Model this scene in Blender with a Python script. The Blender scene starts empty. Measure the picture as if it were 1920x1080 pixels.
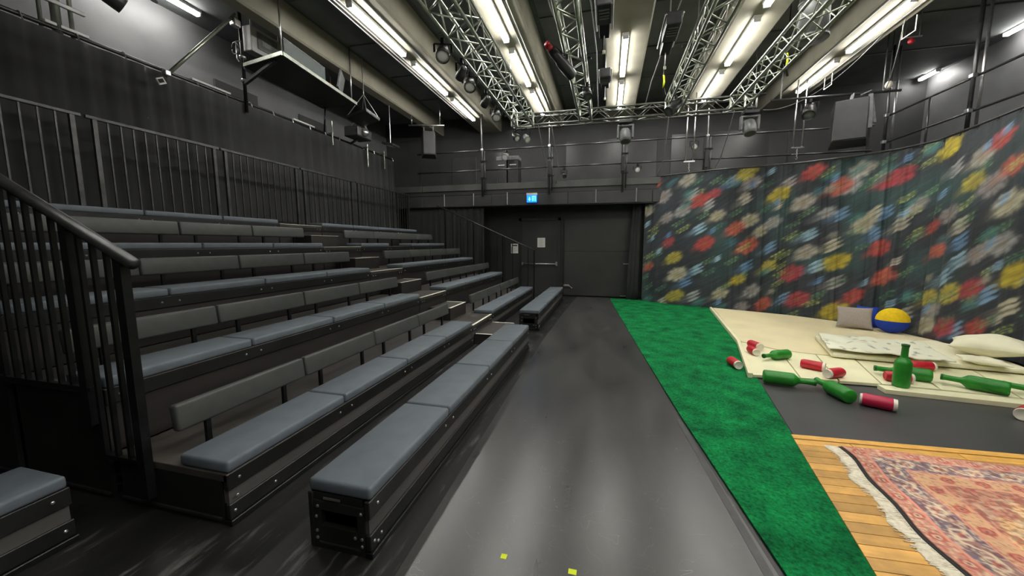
import bpy, bmesh, math, random
import numpy as np
from mathutils import Vector, Matrix, Euler
random.seed(7); rng = np.random.default_rng(7)
SC = bpy.context.scene
COL = SC.collection
R = math.radians

# ------------------------------------------------------------------ camera, world, exposure
cd = bpy.data.cameras.new('camera'); cam = bpy.data.objects.new('camera', cd); COL.objects.link(cam)
cam.location = (0, 0, 1.6); cam.rotation_euler = (R(90 - 6.762), 0, R(14.248))
cd.sensor_fit = 'HORIZONTAL'; cd.sensor_width = 36.0; cd.lens = 36.0 * 700 / 1920
cd.clip_start = 0.05; cd.clip_end = 100
SC.camera = cam
w = bpy.data.worlds.new('world'); SC.world = w; w.use_nodes = True
w.node_tree.nodes['Background'].inputs[0].default_value = (0, 0, 0, 1)
w.node_tree.nodes['Background'].inputs[1].default_value = 0.0
SC.view_settings.view_transform = 'Standard'; SC.view_settings.look = 'None'
SC.view_settings.gamma = 1.0; SC.view_settings.use_curve_mapping = False
SC.view_settings.exposure = 0.65
LAMP = 34.0          # emission of the fluorescent battens

# ------------------------------------------------------------------ materials
def srgb(r, g, b):
    f = lambda c: (c / 255 / 12.92) if c <= 10 else ((c / 255 + 0.055) / 1.055) ** 2.4
    return (f(r), f(g), f(b))
MATS = {}
def mat(name, col, rough=0.6, metal=0.0, var=0.0, vscale=6.0, bump=0.0, bscale=40.0, stretch=(1, 1, 1),
        emit=None, estr=0.0, rnd=0.0, attr=None, alpha=None, spec=0.5, col2=None, sheen=0.0, rvar=0.0, trans=0.0):
    if name in MATS: return MATS[name]
    m = bpy.data.materials.new(name); m.use_nodes = True; MATS[name] = m
    nt = m.node_tree; N = nt.nodes; L = nt.links; b = N['Principled BSDF']
    b.inputs['Base Color'].default_value = (*col, 1); b.inputs['Roughness'].default_value = rough
    b.inputs['Metallic'].default_value = metal; b.inputs['Specular IOR Level'].default_value = spec
    if sheen: b.inputs['Sheen Weight'].default_value = sheen
    if trans: b.inputs['Transmission Weight'].default_value = trans
    tc = N.new('ShaderNodeTexCoord'); mp = N.new('ShaderNodeMapping'); mp.inputs['Scale'].default_value = stretch
    L.new(tc.outputs['Object'], mp.inputs['Vector'])
    src = None
    if attr:
        a = N.new('ShaderNodeVertexColor'); a.layer_name = attr; src = a.outputs['Color']
    if var or col2:
        n = N.new('ShaderNodeTexNoise'); n.inputs['Scale'].default_value = vscale; n.inputs['Detail'].default_value = 6
        L.new(mp.outputs[0], n.inputs['Vector'])
        r = N.new('ShaderNodeValToRGB'); r.color_ramp.elements[0].position = 0.3; r.color_ramp.elements[1].position = 0.7
        c2 = col2 or tuple(min(1, c * (1 + var)) for c in col); c1 = col if col2 else tuple(c * (1 - var) for c in col)
        r.color_ramp.elements[0].color = (*c1, 1); r.color_ramp.elements[1].color = (*c2, 1)
        L.new(n.outputs['Fac'], r.inputs[0])
        if src is None: src = r.outputs[0]
        else:
            mx = N.new('ShaderNodeMix'); mx.data_type = 'RGBA'; mx.blend_type = 'OVERLAY'; mx.inputs[0].default_value = var
            L.new(src, mx.inputs[6]); L.new(r.outputs[0], mx.inputs[7]); src = mx.outputs[2]
        if rvar:
            mr = N.new('ShaderNodeMapRange'); mr.inputs[3].default_value = max(0, rough - rvar); mr.inputs[4].default_value = min(1, rough + rvar)
            L.new(n.outputs['Fac'], mr.inputs[0]); L.new(mr.outputs[0], b.inputs['Roughness'])
    if rnd:
        oi = N.new('ShaderNodeObjectInfo'); hs = N.new('ShaderNodeHueSaturation')
        mr = N.new('ShaderNodeMapRange'); mr.inputs[3].default_value = 1 - rnd; mr.inputs[4].default_value = 1 + rnd
        L.new(oi.outputs['Random'], mr.inputs[0]); L.new(mr.outputs[0], hs.inputs['Value'])
        if src: L.new(src, hs.inputs['Color'])
        else: hs.inputs['Color'].default_value = (*col, 1)
        src = hs.outputs[0]
    if src: L.new(src, b.inputs['Base Color'])
    if bump:
        n2 = N.new('ShaderNodeTexNoise'); n2.inputs['Scale'].default_value = bscale; n2.inputs['Detail'].default_value = 4
        L.new(mp.outputs[0], n2.inputs['Vector'])
        bp = N.new('ShaderNodeBump'); bp.inputs['Strength'].default_value = bump; bp.inputs['Distance'].default_value = 0.01
        L.new(n2.outputs['Fac'], bp.inputs['Height']); L.new(bp.outputs[0], b.inputs['Normal'])
    if emit:
        b.inputs['Emission Color'].default_value = (*emit, 1); b.inputs['Emission Strength'].default_value = estr
    if alpha is not None: b.inputs['Alpha'].default_value = alpha
    return m

M = dict(
    black=mat('black_paint', (0.012, 0.012, 0.0115), 0.45, var=0.35, vscale=5, bump=0.05, bscale=60),
    blackmetal=mat('black_metal', (0.02, 0.02, 0.021), 0.32, 0.6, var=0.2, vscale=12),
    wall=mat('black_wall', (0.022, 0.022, 0.0205), 0.55, var=0.25, vscale=2.2, bump=0.08, bscale=90),
    wallgrey=mat('dark_grey_wall', (0.05, 0.05, 0.051), 0.55, var=0.2, vscale=1.6, bump=0.06, bscale=70),
    sidewall=mat('grey_side_wall', (0.17, 0.17, 0.175), 0.5, var=0.15, vscale=1.6, bump=0.05, bscale=70),
    glosspanel=mat('satin_wall_panel', (0.05, 0.05, 0.051), 0.3, var=0.2, vscale=1.6),
    kick=mat('grey_kick_board', (0.075, 0.077, 0.072), 0.5, var=.2, vscale=3),
    doorpanel=mat('black_door_panel', (0.030, 0.030, 0.028), 0.5, var=0.2, vscale=1.4, bump=0.05, bscale=80),
    boards=mat('worn_black_boards', (0.008, 0.008, 0.0078), 0.42, var=0.0, col2=(0.019, 0.0185, 0.0175), vscale=3.2, stretch=(1.0, .28, 1), rvar=.15, bump=0.08, bscale=30),
    deck=mat('worn_deck_plywood', (0.035, 0.031, 0.026), 0.5, col2=(0.075, 0.067, 0.058), vscale=5, bump=0.06, bscale=50, rvar=.15),
    riser=mat('stained_riser_board', (0.026, 0.0225, 0.0205), 0.5, var=0.35, vscale=3, stretch=(1, .3, 2)),
    greyboard=mat('grey_front_board', (0.085, 0.08, 0.074), 0.45, var=0.25, vscale=4, stretch=(1, .2, 3)),
    pad=mat('blue_grey_upholstery', srgb(97, 105, 112), 0.6, var=0.1, vscale=9, bump=0.06, bscale=260),
    backpad=mat('charcoal_upholstery', srgb(72, 74, 71), 0.45, var=0.12, vscale=9, bump=0.05, bscale=220),
    steel=mat('bright_steel', (0.55, 0.55, 0.55), 0.3, 0.9, var=0.15, vscale=10),
    alu=mat('truss_aluminium', (0.40, 0.43, 0.36), 0.33, 0.85, var=0.2, vscale=8),
    darkalu=mat('dark_anodised_truss', (0.16, 0.165, 0.15), 0.33, 0.8, var=0.25, vscale=8),
    pipe=mat('dark_steel_pipe', (0.09, 0.09, 0.09), 0.34, 0.75, var=0.25, vscale=9),
    nosing=mat('pale_nosing_strip', srgb(246, 242, 222), 0.5, var=0.15, vscale=20),
    drape=mat('black_drape_cloth', (0.0135, 0.0135, 0.0128), 0.85, var=0.3, vscale=2.5, bump=0.05, bscale=200, sheen=.2),
    beam=mat('painted_concrete_beam', srgb(158, 154, 138), 0.8, var=0.14, vscale=2.0, bump=0.06, bscale=40),
    slab=mat('dark_ceiling_slab', (0.14, 0.15, 0.15), 0.8, var=0.25, vscale=1.5, bump=0.06, bscale=30),
    lamp=mat('lit_diffuser', (0.9, 0.9, 0.9), 0.5, emit=(1.0, 0.98, 0.93), estr=LAMP),
    white=mat('white_enamel', (0.72, 0.72, 0.7), 0.4, var=0.08, vscale=12),
    paper=mat('paper_sheet', (0.72, 0.72, 0.66), 0.8, var=0.06, vscale=30),
    ink=mat('grey_ink', (0.25, 0.25, 0.25), 0.8, var=.1),
    inkblack=mat('black_ink', (0.02, 0.02, 0.02), 0.8, var=.1),
    carpet=mat('green_turf_carpet', (0.002, 0.09, 0.026), 0.95, col2=(0.007, 0.25, 0.066), vscale=4.0, bump=0.8, bscale=160, spec=.15),
    cream=mat('cream_foam', srgb(232, 228, 188), 0.6, var=0.06, vscale=3, bump=0.04, bscale=60),
    creamsheet=mat('cream_sheet_foam', srgb(226, 214, 172), 0.65, var=0.06, vscale=2, bump=0.05, bscale=40),
    plank=mat('oak_plank', srgb(206, 156, 76), 0.42, var=0.14, vscale=7, stretch=(.35, 4, 1), rnd=.3, bump=.03, bscale=50),
    bottle=mat('green_foam_paint', srgb(34, 132, 36), 0.42, var=0.16, vscale=8, bump=.06, bscale=60),
    can=mat('red_can_paint', srgb(196, 32, 50), 0.4, var=0.12, vscale=9, bump=.05, bscale=60),
    canpink=mat('crimson_can_paint', srgb(186, 24, 66), 0.42, var=0.1, vscale=9),
    canend=mat('white_can_end', srgb(226, 220, 204), 0.5, var=0.06, vscale=9),
    cotton=mat('cream_cotton', srgb(234, 230, 200), 0.85, var=0.05, vscale=6, bump=.1, bscale=30),
    greycloth=mat('grey_linen', srgb(158, 148, 138), 0.9, var=0.12, vscale=60, bump=.15, bscale=150),
    yellowplush=mat('yellow_plush', srgb(236, 200, 24), 0.9, var=0.1, vscale=30, bump=.2, bscale=120),
    blueplush=mat('blue_plush', srgb(28, 62, 168), 0.9, var=0.12, vscale=30, bump=.2, bscale=120),
    yellowtape=mat('yellow_tape', srgb(222, 236, 20), 0.6, var=.06),
    darktape=mat('dark_grey_tape', (0.05, 0.05, 0.05), 0.5, var=.2, vscale=6),
    fringe=mat('cream_fringe', srgb(222, 214, 192), 0.9, var=.16, vscale=40, bump=.3, bscale=120),
    lens=mat('frosted_lens', (0.85, 0.85, 0.82), 0.25, var=.1),
    fixture=mat('black_lamp_housing', (0.028, 0.028, 0.029), 0.38, var=.25, vscale=14),
    greyfix=mat('grey_lamp_housing', (0.16, 0.165, 0.165), 0.42, var=.2, vscale=14),
    red=mat('red_plastic', srgb(190, 40, 48), 0.4, var=.1),
    cable=mat('black_cable', (0.02, 0.02, 0.02), 0.5, var=.1),
    greycable=mat('grey_cable', (0.2, 0.2, 0.19), 0.5, var=.1),
    speaker=mat('speaker_grille', (0.03, 0.03, 0.031), 0.6, var=.15, bump=.2, bscale=300),
    glass=mat('screen_glass', (0.25, 0.28, 0.27), 0.1, alpha=.35),
    galdeck=mat('grey_gallery_board', (0.038, 0.038, 0.038), 0.5, var=.2, vscale=3),
    exitblue=mat('lit_blue_panel', (0.01, 0.12, 0.5), 0.4, emit=(0.01, 0.2, 0.95), estr=1.3),
    exitcyan=mat('lit_cyan_print', (0.2, 0.7, 0.9), 0.4, emit=(0.2, 0.75, 1.0), estr=1.3),
    duct=mat('grey_duct', (0.13, 0.135, 0.13), 0.4, .5, var=.2, vscale=5, stretch=(1, 1, .2)),
)
# grey dance vinyl: mottled wear and fine scuffs
def vinyl():
    m = mat('grey_dance_vinyl', (0.028, 0.028, 0.0285), 0.29, spec=.75, col2=(0.062, 0.061, 0.058), vscale=2.4, rvar=.05, stretch=(1.2, .35, 1), bump=.02, bscale=60)
    nt = m.node_tree; N = nt.nodes; L = nt.links; b = N['Principled BSDF']
    old = b.inputs['Base Color'].links[0].from_socket
    tc = N.new('ShaderNodeTexCoord'); v = N.new('ShaderNodeTexVoronoi'); v.inputs['Scale'].default_value = 9; v.feature = 'F1'
    L.new(tc.outputs['Object'], v.inputs['Vector'])
    lt = N.new('ShaderNodeMath'); lt.operation = 'LESS_THAN'; lt.inputs[1].default_value = 0.035; L.new(v.outputs['Distance'], lt.inputs[0])
    n = N.new('ShaderNodeTexNoise'); n.inputs['Scale'].default_value = 4.2; n.inputs['Detail'].default_value = 2; n.inputs['Distortion'].default_value = .6
    L.new(tc.outputs['Object'], n.inputs['Vector'])
    sb = N.new('ShaderNodeMath'); sb.operation = 'SUBTRACT'; sb.inputs[1].default_value = .5; L.new(n.outputs['Fac'], sb.inputs[0])
    ab = N.new('ShaderNodeMath'); ab.operation = 'ABSOLUTE'; L.new(sb.outputs[0], ab.inputs[0])
    l2 = N.new('ShaderNodeMath'); l2.operation = 'LESS_THAN'; l2.inputs[1].default_value = 0.0011; L.new(ab.outputs[0], l2.inputs[0])
    ad = N.new('ShaderNodeMath'); ad.operation = 'MULTIPLY_ADD'; ad.inputs[1].default_value = .22; L.new(l2.outputs[0], ad.inputs[0])
    ml = N.new('ShaderNodeMath'); ml.operation = 'MULTIPLY'; ml.inputs[1].default_value = .5; L.new(lt.outputs[0], ml.inputs[0]); L.new(ml.outputs[0], ad.inputs[2])
    mx = N.new('ShaderNodeMix'); mx.data_type = 'RGBA'; mx.inputs[7].default_value = (.3, .3, .29, 1)
    L.new(ad.outputs[0], mx.inputs[0]); L.new(old, mx.inputs[6]); L.new(mx.outputs[2], b.inputs['Base Color'])
    return m
M['vinyl'] = vinyl()
def grain(m, scale, lo, hi):
    nt = m.node_tree; N = nt.nodes; L = nt.links; b = N['Principled BSDF']; old = b.inputs['Base Color'].links[0].from_socket
    tc = N.new('ShaderNodeTexCoord'); n = N.new('ShaderNodeTexNoise'); n.inputs['Scale'].default_value = scale; n.inputs['Detail'].default_value = 3
    L.new(tc.outputs['Object'], n.inputs['Vector']); mr = N.new('ShaderNodeMapRange'); mr.inputs[1].default_value = .3; mr.inputs[2].default_value = .7; mr.inputs[3].default_value = lo; mr.inputs[4].default_value = hi
    L.new(n.outputs['Fac'], mr.inputs[0]); hs = N.new('ShaderNodeHueSaturation'); L.new(old, hs.inputs['Color']); L.new(mr.outputs[0], hs.inputs['Value']); L.new(hs.outputs[0], b.inputs['Base Color'])
grain(M['carpet'], 55, .55, 1.45); grain(M['plank'], 14, .88, 1.12)
# worn boards: pale scuff streaks
def scuff(m):
    nt = m.node_tree; N = nt.nodes; L = nt.links; b = N['Principled BSDF']
    old = b.inputs['Base Color'].links[0].from_socket
    tc = N.new('ShaderNodeTexCoord'); mp = N.new('ShaderNodeMapping'); mp.inputs['Scale'].default_value = (7, 1.1, 1); mp.inputs['Rotation'].default_value = (0, 0, R(12))
    n = N.new('ShaderNodeTexNoise'); n.inputs['Scale'].default_value = 2.2; n.inputs['Detail'].default_value = 8; n.inputs['Roughness'].default_value = .65
    L.new(tc.outputs['Object'], mp.inputs[0]); L.new(mp.outputs[0], n.inputs['Vector'])
    r = N.new('ShaderNodeValToRGB'); r.color_ramp.elements[0].position = .56; r.color_ramp.elements[1].position = .76
    r.color_ramp.elements[1].color = (.7, .7, .7, 1); L.new(n.outputs['Fac'], r.inputs[0])
    mx = N.new('ShaderNodeMix'); mx.data_type = 'RGBA'; mx.inputs[7].default_value = (.2, .196, .185, 1)
    L.new(r.outputs[0], mx.inputs[0]); L.new(old, mx.inputs[6]); L.new(mx.outputs[2], b.inputs['Base Color'])
scuff(M['boards'])

# ------------------------------------------------------------------ mesh helpers
class G:
    """collects primitives in world space; build() links them as ONE mesh object"""
    def __init__(s): s.bm = bmesh.new()
    def box(s, x0, x1, y0, y1, z0, z1, mx=None, bev=0.0, seg=2):
        t = bmesh.new(); bmesh.ops.create_cube(t, size=1.0)
        for v in t.verts: v.co = Vector((x0 + (v.co.x + .5) * (x1 - x0), y0 + (v.co.y + .5) * (y1 - y0), z0 + (v.co.z + .5) * (z1 - z0)))
        if bev: bmesh.ops.bevel(t, geom=t.edges[:], offset=bev, segments=seg, affect='EDGES', profile=.5)
        return s.add(t, mx)
    def add(s, t, mx=None):
        if mx is not None: bmesh.ops.transform(t, matrix=mx, verts=t.verts)
        me = bpy.data.meshes.new('tmp'); t.to_mesh(me); t.free(); s.bm.from_mesh(me); bpy.data.meshes.remove(me); return s
    def rod(s, a, b, r, n=8, r2=None):
        a, b = Vector(a), Vector(b); d = b - a
        t = bmesh.new(); bmesh.ops.create_cone(t, cap_ends=True, segments=n, radius1=r, radius2=r if r2 is None else r2, depth=d.length)
        q = Vector((0, 0, 1)).rotation_difference(d.normalized())
        return s.add(t, Matrix.Translation((a + b) / 2) @ q.to_matrix().to_4x4())
    def bar(s, a, b, w, h=None, up=(0, 0, 1)):
        a, b = Vector(a), Vector(b); d = (b - a); y = d.normalized(); h = h or w
        x = y.cross(Vector(up)); x = x.normalized() if x.length > 1e-4 else Vector((1, 0, 0)); z = x.cross(y)
        mx = Matrix((( x.x, y.x, z.x, 0), (x.y, y.y, z.y, 0), (x.z, y.z, z.z, 0), (0, 0, 0, 1)))
        return s.box(-w / 2, w / 2, -d.length / 2, d.length / 2, -h / 2, h / 2, Matrix.Translation((a + b) / 2) @ mx)
    def lathe(s, prof, n=20, mx=None):
        t = bmesh.new(); rings = []
        for (r, z) in prof:
            if r < 1e-5: rings.append([t.verts.new((0, 0, z))])
            else: rings.append([t.verts.new((r * math.cos(2 * math.pi * i / n), r * math.sin(2 * math.pi * i / n), z)) for i in range(n)])
        for a, b in zip(rings, rings[1:]):
            for i in range(n):
                j = (i + 1) % n
                if len(a) == 1 and len(b) == 1: continue
                if len(a) == 1: t.faces.new((a[0], b[i], b[j]))
                elif len(b) == 1: t.faces.new((a[i], a[j], b[0]))
                else: t.faces.new((a[i], a[j], b[j], b[i]))
        bmesh.ops.recalc_face_normals(t, faces=t.faces)
        return s.add(t, mx)
    def prism(s, pts, z0, z1, mx=None, bev=0.0):
        t = bmesh.new(); a = [t.verts.new((x, y, z0)) for x, y in pts]; b = [t.verts.new((x, y, z1)) for x, y in pts]
        n = len(pts); t.faces.new(a[::-1]); t.faces.new(b)
        for i in range(n): t.faces.new((a[i], a[(i + 1) % n], b[(i + 1) % n], b[i]))
        bmesh.ops.recalc_face_normals(t, faces=t.faces)
        if bev: bmesh.ops.bevel(t, geom=t.edges[:], offset=bev, segments=2, affect='EDGES', profile=.5)
        return s.add(t, mx)
    def tube(s, pts, r, n=6):
        pts = [Vector(p) for p in pts]; t = bmesh.new(); rings = []
        for i, p in enumerate(pts):
            d = (pts[min(i + 1, len(pts) - 1)] - pts[max(i - 1, 0)]).normalized()
            u = d.cross(Vector((0, 0, 1))); u = u.normalized() if u.length > 1e-3 else Vector((1, 0, 0)); v = d.cross(u)
            rings.append([t.verts.new(p + (u * math.cos(2 * math.pi * k / n) + v * math.sin(2 * math.pi * k / n)) * r) for k in range(n)])
        for a, b in zip(rings, rings[1:]):
            for k in range(n): t.faces.new((a[k], a[(k + 1) % n], b[(k + 1) % n], b[k]))
        t.faces.new(rings[0][::-1]); t.faces.new(rings[-1])
        bmesh.ops.recalc_face_normals(t, faces=t.faces)
        return s.add(t)
    def mesh(s, name, smooth=False):
        me = bpy.data.meshes.new(name); s.bm.to_mesh(me); s.bm.free()
        if smooth:
            for p in me.polygons: p.use_smooth = True
        return me
    def build(s, name, m, parent=None, smooth=False, local=False):
        me = s.mesh(name, smooth); me.materials.append(m)
        return link(name, me, parent, local)
RM = {}; LAST = ['']
def link(name, me, parent=None, local=False, loc=None):
    o = bpy.data.objects.new(name, me); COL.objects.link(o); LAST[0] = o.name
    if parent is not None:
        o.parent = parent; mx = RM[parent.name]; RM[o.name] = mx
        if loc is not None: o.location = mx @ Vector(loc)
        elif not local: me.transform(mx)
    else:
        RM[o.name] = Matrix.Identity(4)
        if loc is not None: o.location = loc
    return o
def tag(o, label, cat, group=None):
    o['label'] = label; o['category'] = cat
    if group: o['group'] = group
    return o
def struct(o): o['kind'] = 'structure'; return o
def thing(name, label, cat, loc=(0, 0, 0), rot=(0, 0, 0), group=None):
    o = bpy.data.objects.new(name, None); COL.objects.link(o); o.location = loc; o.rotation_euler = rot; o.empty_display_size = .1
    RM[o.name] = Matrix.LocRotScale(Vector(loc), Euler(rot), None).inverted()
    return tag(o, label, cat, group)
def solo(g, name, m, label, cat, group=None, smooth=False, origin=None):
    o = g.build(name, m, None, smooth)
    if origin is not None:
        o.data.transform(Matrix.Translation(-Vector(origin))); o.location = origin
    return tag(o, label, cat, group)

# ------------------------------------------------------------------ the room shell
XL, XR, YN, YB, YG, ZC = -8.0, 8.0, -4.5, 11.5, 12.7, 5.9
ST = lambda g, n, m: struct(g.build(n, m))
ST(G().box(XL, XR, YN, YG, -.1, 0), 'floor', M['boards'])
ST(G().box(XL - .2, XR + .2, YN - .2, YG + .2, ZC, ZC + .2), 'ceiling', M['slab'])
ST(G().box(XL - .2, XL, YN, YG, 0, ZC), 'wall_left', M['sidewall'])
ST(G().box(XR, XR + .2, YN, YG, 0, ZC), 'wall_right', M['sidewall'])
ST(G().box(XL, XR, YN - .2, YN, 0, ZC), 'wall_near', M['wallgrey'])
ST(G().box(XL, XR, YB, YB + .15, 0, 2.95), 'wall_back', M['wall'])
ST(G().box(XL, XR, YG, YG + .2, 2.95, ZC), 'wall_gallery_back', M['wallgrey'])
LX = [-6.1, -4.0, -1.9, 0.21, 2.3, 4.42]
for i, L in enumerate(LX):
    ST(G().box(L + .12 if i == 0 else L - .36, L + .42, YN, YG, 5.36, ZC, bev=.03, seg=1), 'trim_%d' % (i + 1), M['beam'])
# ceiling slab ribs of shutter panels between beams (recessed plates)
for i in range(len(LX)):
    x0, x1 = LX[i] + .5, (LX + [8.3])[i + 1] - .44
    g = G(); 
    for y in np.arange(-3.6, 12.4, 1.6): g.box(x0, x1, y, y + 1.5, ZC - .03, ZC - .001, bev=.01, seg=1)
    ST(g, 'trim_%d' % (i + 10), M['slab'])
# back gallery: deck, fascia, kick board
ST(G().box(XL, XR, 10.945, YG, 3.08, 3.2), 'trim_20', M['galdeck'])
g = G()
for x in np.arange(-7.9, 7.9, 2.26): g.box(x, x + 2.25, 10.86, 10.9, 2.72, 3.04, bev=.006, seg=1)
ST(g, 'trim_21', M['galdeck'])
ST(G().box(XL, XR, 10.9, 11.02, 2.70, 2.74), 'trim_22', M['pipe'])
g = G()
for x in np.arange(-7.7, 7.5, 2.03): g.box(x, x + 2.0, 10.91, 10.94, 3.2, 3.38, bev=.004, seg=1)
ST(g, 'trim_23', M['kick'])
ST(G().box(XL, XR, 10.9, YB, 2.74, 3.08), 'trim_24', M['black'])
# side galleries
ST(G().box(5.95, XR, YN, 10.9, 3.1, 3.25), 'trim_25', M['galdeck'])
ST(G().box(XL, -6.75, YN, 10.9, 3.6, 3.75), 'trim_26', M['galdeck'])
ST(G().box(5.9, 5.95, YN, 10.9, 3.22, 3.42), 'trim_27', M['galdeck'])

# doors in the back wall
d = struct(G().box(-2.6, -1.47, YB - .03, YB + .001, 0.01, 2.3, bev=.004, seg=1).build('door_1', M['doorpanel']))
G().box(-2.68, -2.6, YB - .05, YB, 0, 2.38).box(-1.47, -1.39, YB - .05, YB, 0, 2.38).box(-2.68, -1.39, YB - .05, YB, 2.3, 2.38).build('door_frame', M['wall'], d)
pb = G().rod((-2.56, YB - .11, .985), (-1.5, YB - .11, .985), .016, 10).build('push_bar', M['steel'], d, True)
G().box(-2.58, -2.54, YB - .13, YB - .03, .94, 1.03, bev=.004, seg=1).box(-1.52, -1.47, YB - .13, YB - .03, .93, 1.05, bev=.004, seg=1).build('bar_bracket', M['steel'], d)
d2 = struct(G().box(-1.28, 0.98, YB - .06, YB - .02, 0.02, 2.34, bev=.004, seg=1).build('door_2', M['doorpanel']))
for (a, b, c, e) in [(-1.26, .96, .04, 1.36), (-1.26, .96, 1.38, 2.32)]:
    G().box(a, b, YB - .072, YB - .06, c, e, bev=.004, seg=1).build('panel', M['doorpanel'], d2)
G().box(.46, .69, YB - .09, YB - .072, 1.0, 1.025).build('handle', M['steel'], d2)
G().box(.40, .60, YB - .09, YB - .072, .05, .07).build('floor_bolt', M['steel'], d2)
def notice(x0, x1, z0, z1, y, label, header):
    t = thing('paper_notice', label, 'notice', ((x0 + x1) / 2, y, (z0 + z1) / 2))
    sh = G().box(x0, x1, y - .004, y, z0, z1).build('sheet', M['paper'], t)
    zz = z1 - .04
    if header:
        G().box(x0 + .03, x1 - .03, y - .006, y - .004, z1 - .075, z1 - .035).build('header_bar', M['inkblack'], sh)
        G().box(x0 + .012, x0 + .04, y - .006, y - .004, z0 + .02, z1 - .09).build('side_bar', M['ink'], sh); zz = z1 - .11
    k = 0
    while zz > z0 + .03:
        G().box(x0 + .055, x1 - .03 - .03 * (k % 3), y - .0055, y - .004, zz - .006, zz).build('text_line', M['ink'], sh); zz -= .03; k += 1
notice(-2.1, -1.86, 1.49, 1.78, YB - .031, 'white sheet of small print taped to the black door above the push bar', False)
notice(-2.95, -2.72, 1.3, 1.6, YB - .001, 'white notice with a black header on the wall beside the push-bar door', True)
t = thing('door_closer', 'small steel door hold-open block low on the black sliding panel', 'door stop', (-1.2, YB - .1, .32))
G().box(-1.27, -1.1, YB - .12, YB - .072, .30, .36, bev=.008).build('block', M['steel'], t)
G().rod((-1.02, YB - .10, .26), (-1.02, YB - .072, .26), .02).rod((-1.1, YB - .09, .33), (-1.02, YB - .09, .26), .008).build('stop_pin', M['steel'], t)

# exit sign
t = thing('exit_sign', 'lit blue exit sign with white arrow and doorway pictogram on gallery fascia', 'sign', (-2.16, 10.8, 2.8))
G().box(-2.31, -2.0, 10.78, 10.86, 2.99, 3.05, bev=.005).build('housing', M['white'], t)
p = G().box(-2.3, -2.01, 10.795, 10.825, 2.79, 2.99).build('panel', M['exitblue'], t)
y = 10.79
G().prism([(-2.235, 0.05), (-2.205, 0.05), (-2.205, .1), (-2.18, .1), (-2.22, .165), (-2.26, .1), (-2.235, .1)], -.003, .003,
          Matrix.Translation((0, y, 2.985)) @ Matrix.Rotation(R(90), 4, 'X') @ Matrix.Scale(-1, 4, (0, 1, 0))).build('arrow', M['exitcyan'], p)
G().box(-2.14, -2.125, y - .003, y + .003, 2.82, 2.965).box(-2.055, -2.04, y - .003, y + .003, 2.82, 2.965).box(-2.14, -2.04, y - .003, y + .003, 2.95, 2.965).build('doorway', M['exitcyan'], p)
G().lathe([(0, -.003), (.012, -.003), (.012, .003), (0, .003)], 10, Matrix.Translation((-2.09, y, 2.93)) @ Matrix.Rotation(R(90), 4, 'X')).bar((-2.09, y, 2.915), (-2.095, y, 2.87), .018, .005).bar((-2.095, y, 2.87), (-2.115, y, 2.825), .011, .005).bar((-2.095, y, 2.87), (-2.07, y, 2.83), .011, .005).bar((-2.115, y, 2.89), (-2.07, y, 2.895), .009, .005).build('running_figure', M['exitcyan'], p)

# ------------------------------------------------------------------ luminaires
ROWN = {-4.0: 'over the middle seating tiers', -1.9: 'over the lowest seating rows', 0.21: 'over the grey vinyl walkway',
        2.3: 'over the green carpet', 4.42: 'over the cream mattress', -6.1: 'over the top tier'}
ORD = ['first', 'second', 'third', 'fourth', 'fifth', 'sixth', 'seventh', 'eighth']
SEG = [(9.45, 11.1), (7.45, 9.1), (5.45, 7.1), (3.45, 5.1), (1.45, 3.1), (-.55, 1.1), (-2.55, -.9)]
me_h = G().box(-.06, .06, -.825, .825, -.02, .035, bev=.006, seg=1).mesh('housing'); me_h.materials.append(M['white'])
me_d = G().box(-.045, .045, -.79, .79, -.065, -.02, bev=.012).mesh('diffuser'); me_d.materials.append(M['lamp'])
me_c = G().box(-.052, .052, -.822, -.79, -.07, -.015, bev=.006, seg=1).mesh('end_cap'); me_c.materials.append(M['white'])
def batten(loc, label, group, rot=(0, 0, 0), off=None):
    t = thing(('batten_%s_offscreen' % off) if off else 'fluorescent_batten', label, 'ceiling lamp', loc, rot, group)
    for n, me, ry in (('housing', me_h, 0), ('diffuser', me_d, 0), ('end_cap', me_c, 0), ('end_cap', me_c, math.pi)):
        o = bpy.data.objects.new(('diffuser_%s_offscreen' % off) if off and n == 'diffuser' else n, me); COL.objects.link(o); o.parent = t; o.rotation_euler = (0, 0, ry); RM[o.name] = RM[t.name]
    return t
for L in (-4.0, -1.9, .21, 2.3, 4.42):
    n = 0
    for k, (a, b) in enumerate(SEG):
        if L == .21 and k == 2: continue
        if L < 0 and k > 2: continue          # battens nearer than these are off, outside the picture
        batten((L, (a + b) / 2, 5.325), 'lit batten %s, %s from the back wall' % (ROWN[L], ORD[n]), 'lit battens on the ceiling beams',
               off='%s_%s' % ({.21: 'walkway', 2.3: 'carpet', 4.42: 'mattress'}[L], ORD[n]) if k > (1 if L == 4.42 else 2) else None); n += 1
# gallery battens
for (x, y, sc, nm) in ((7.75, 12.28, .34, 'short lit batten on the ceiling above the side gallery, by the back corner'), (7.75, 9.95, .55, 'short lit batten on the ceiling above the side gallery, over its railing'),
                       (-7.5, 5.15, .85, 'lit batten on the ceiling above the technical gallery behind the masking drape')):
    batten((x, y, 5.866), nm, 'gallery battens').scale = (1, sc, 1)

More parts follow.
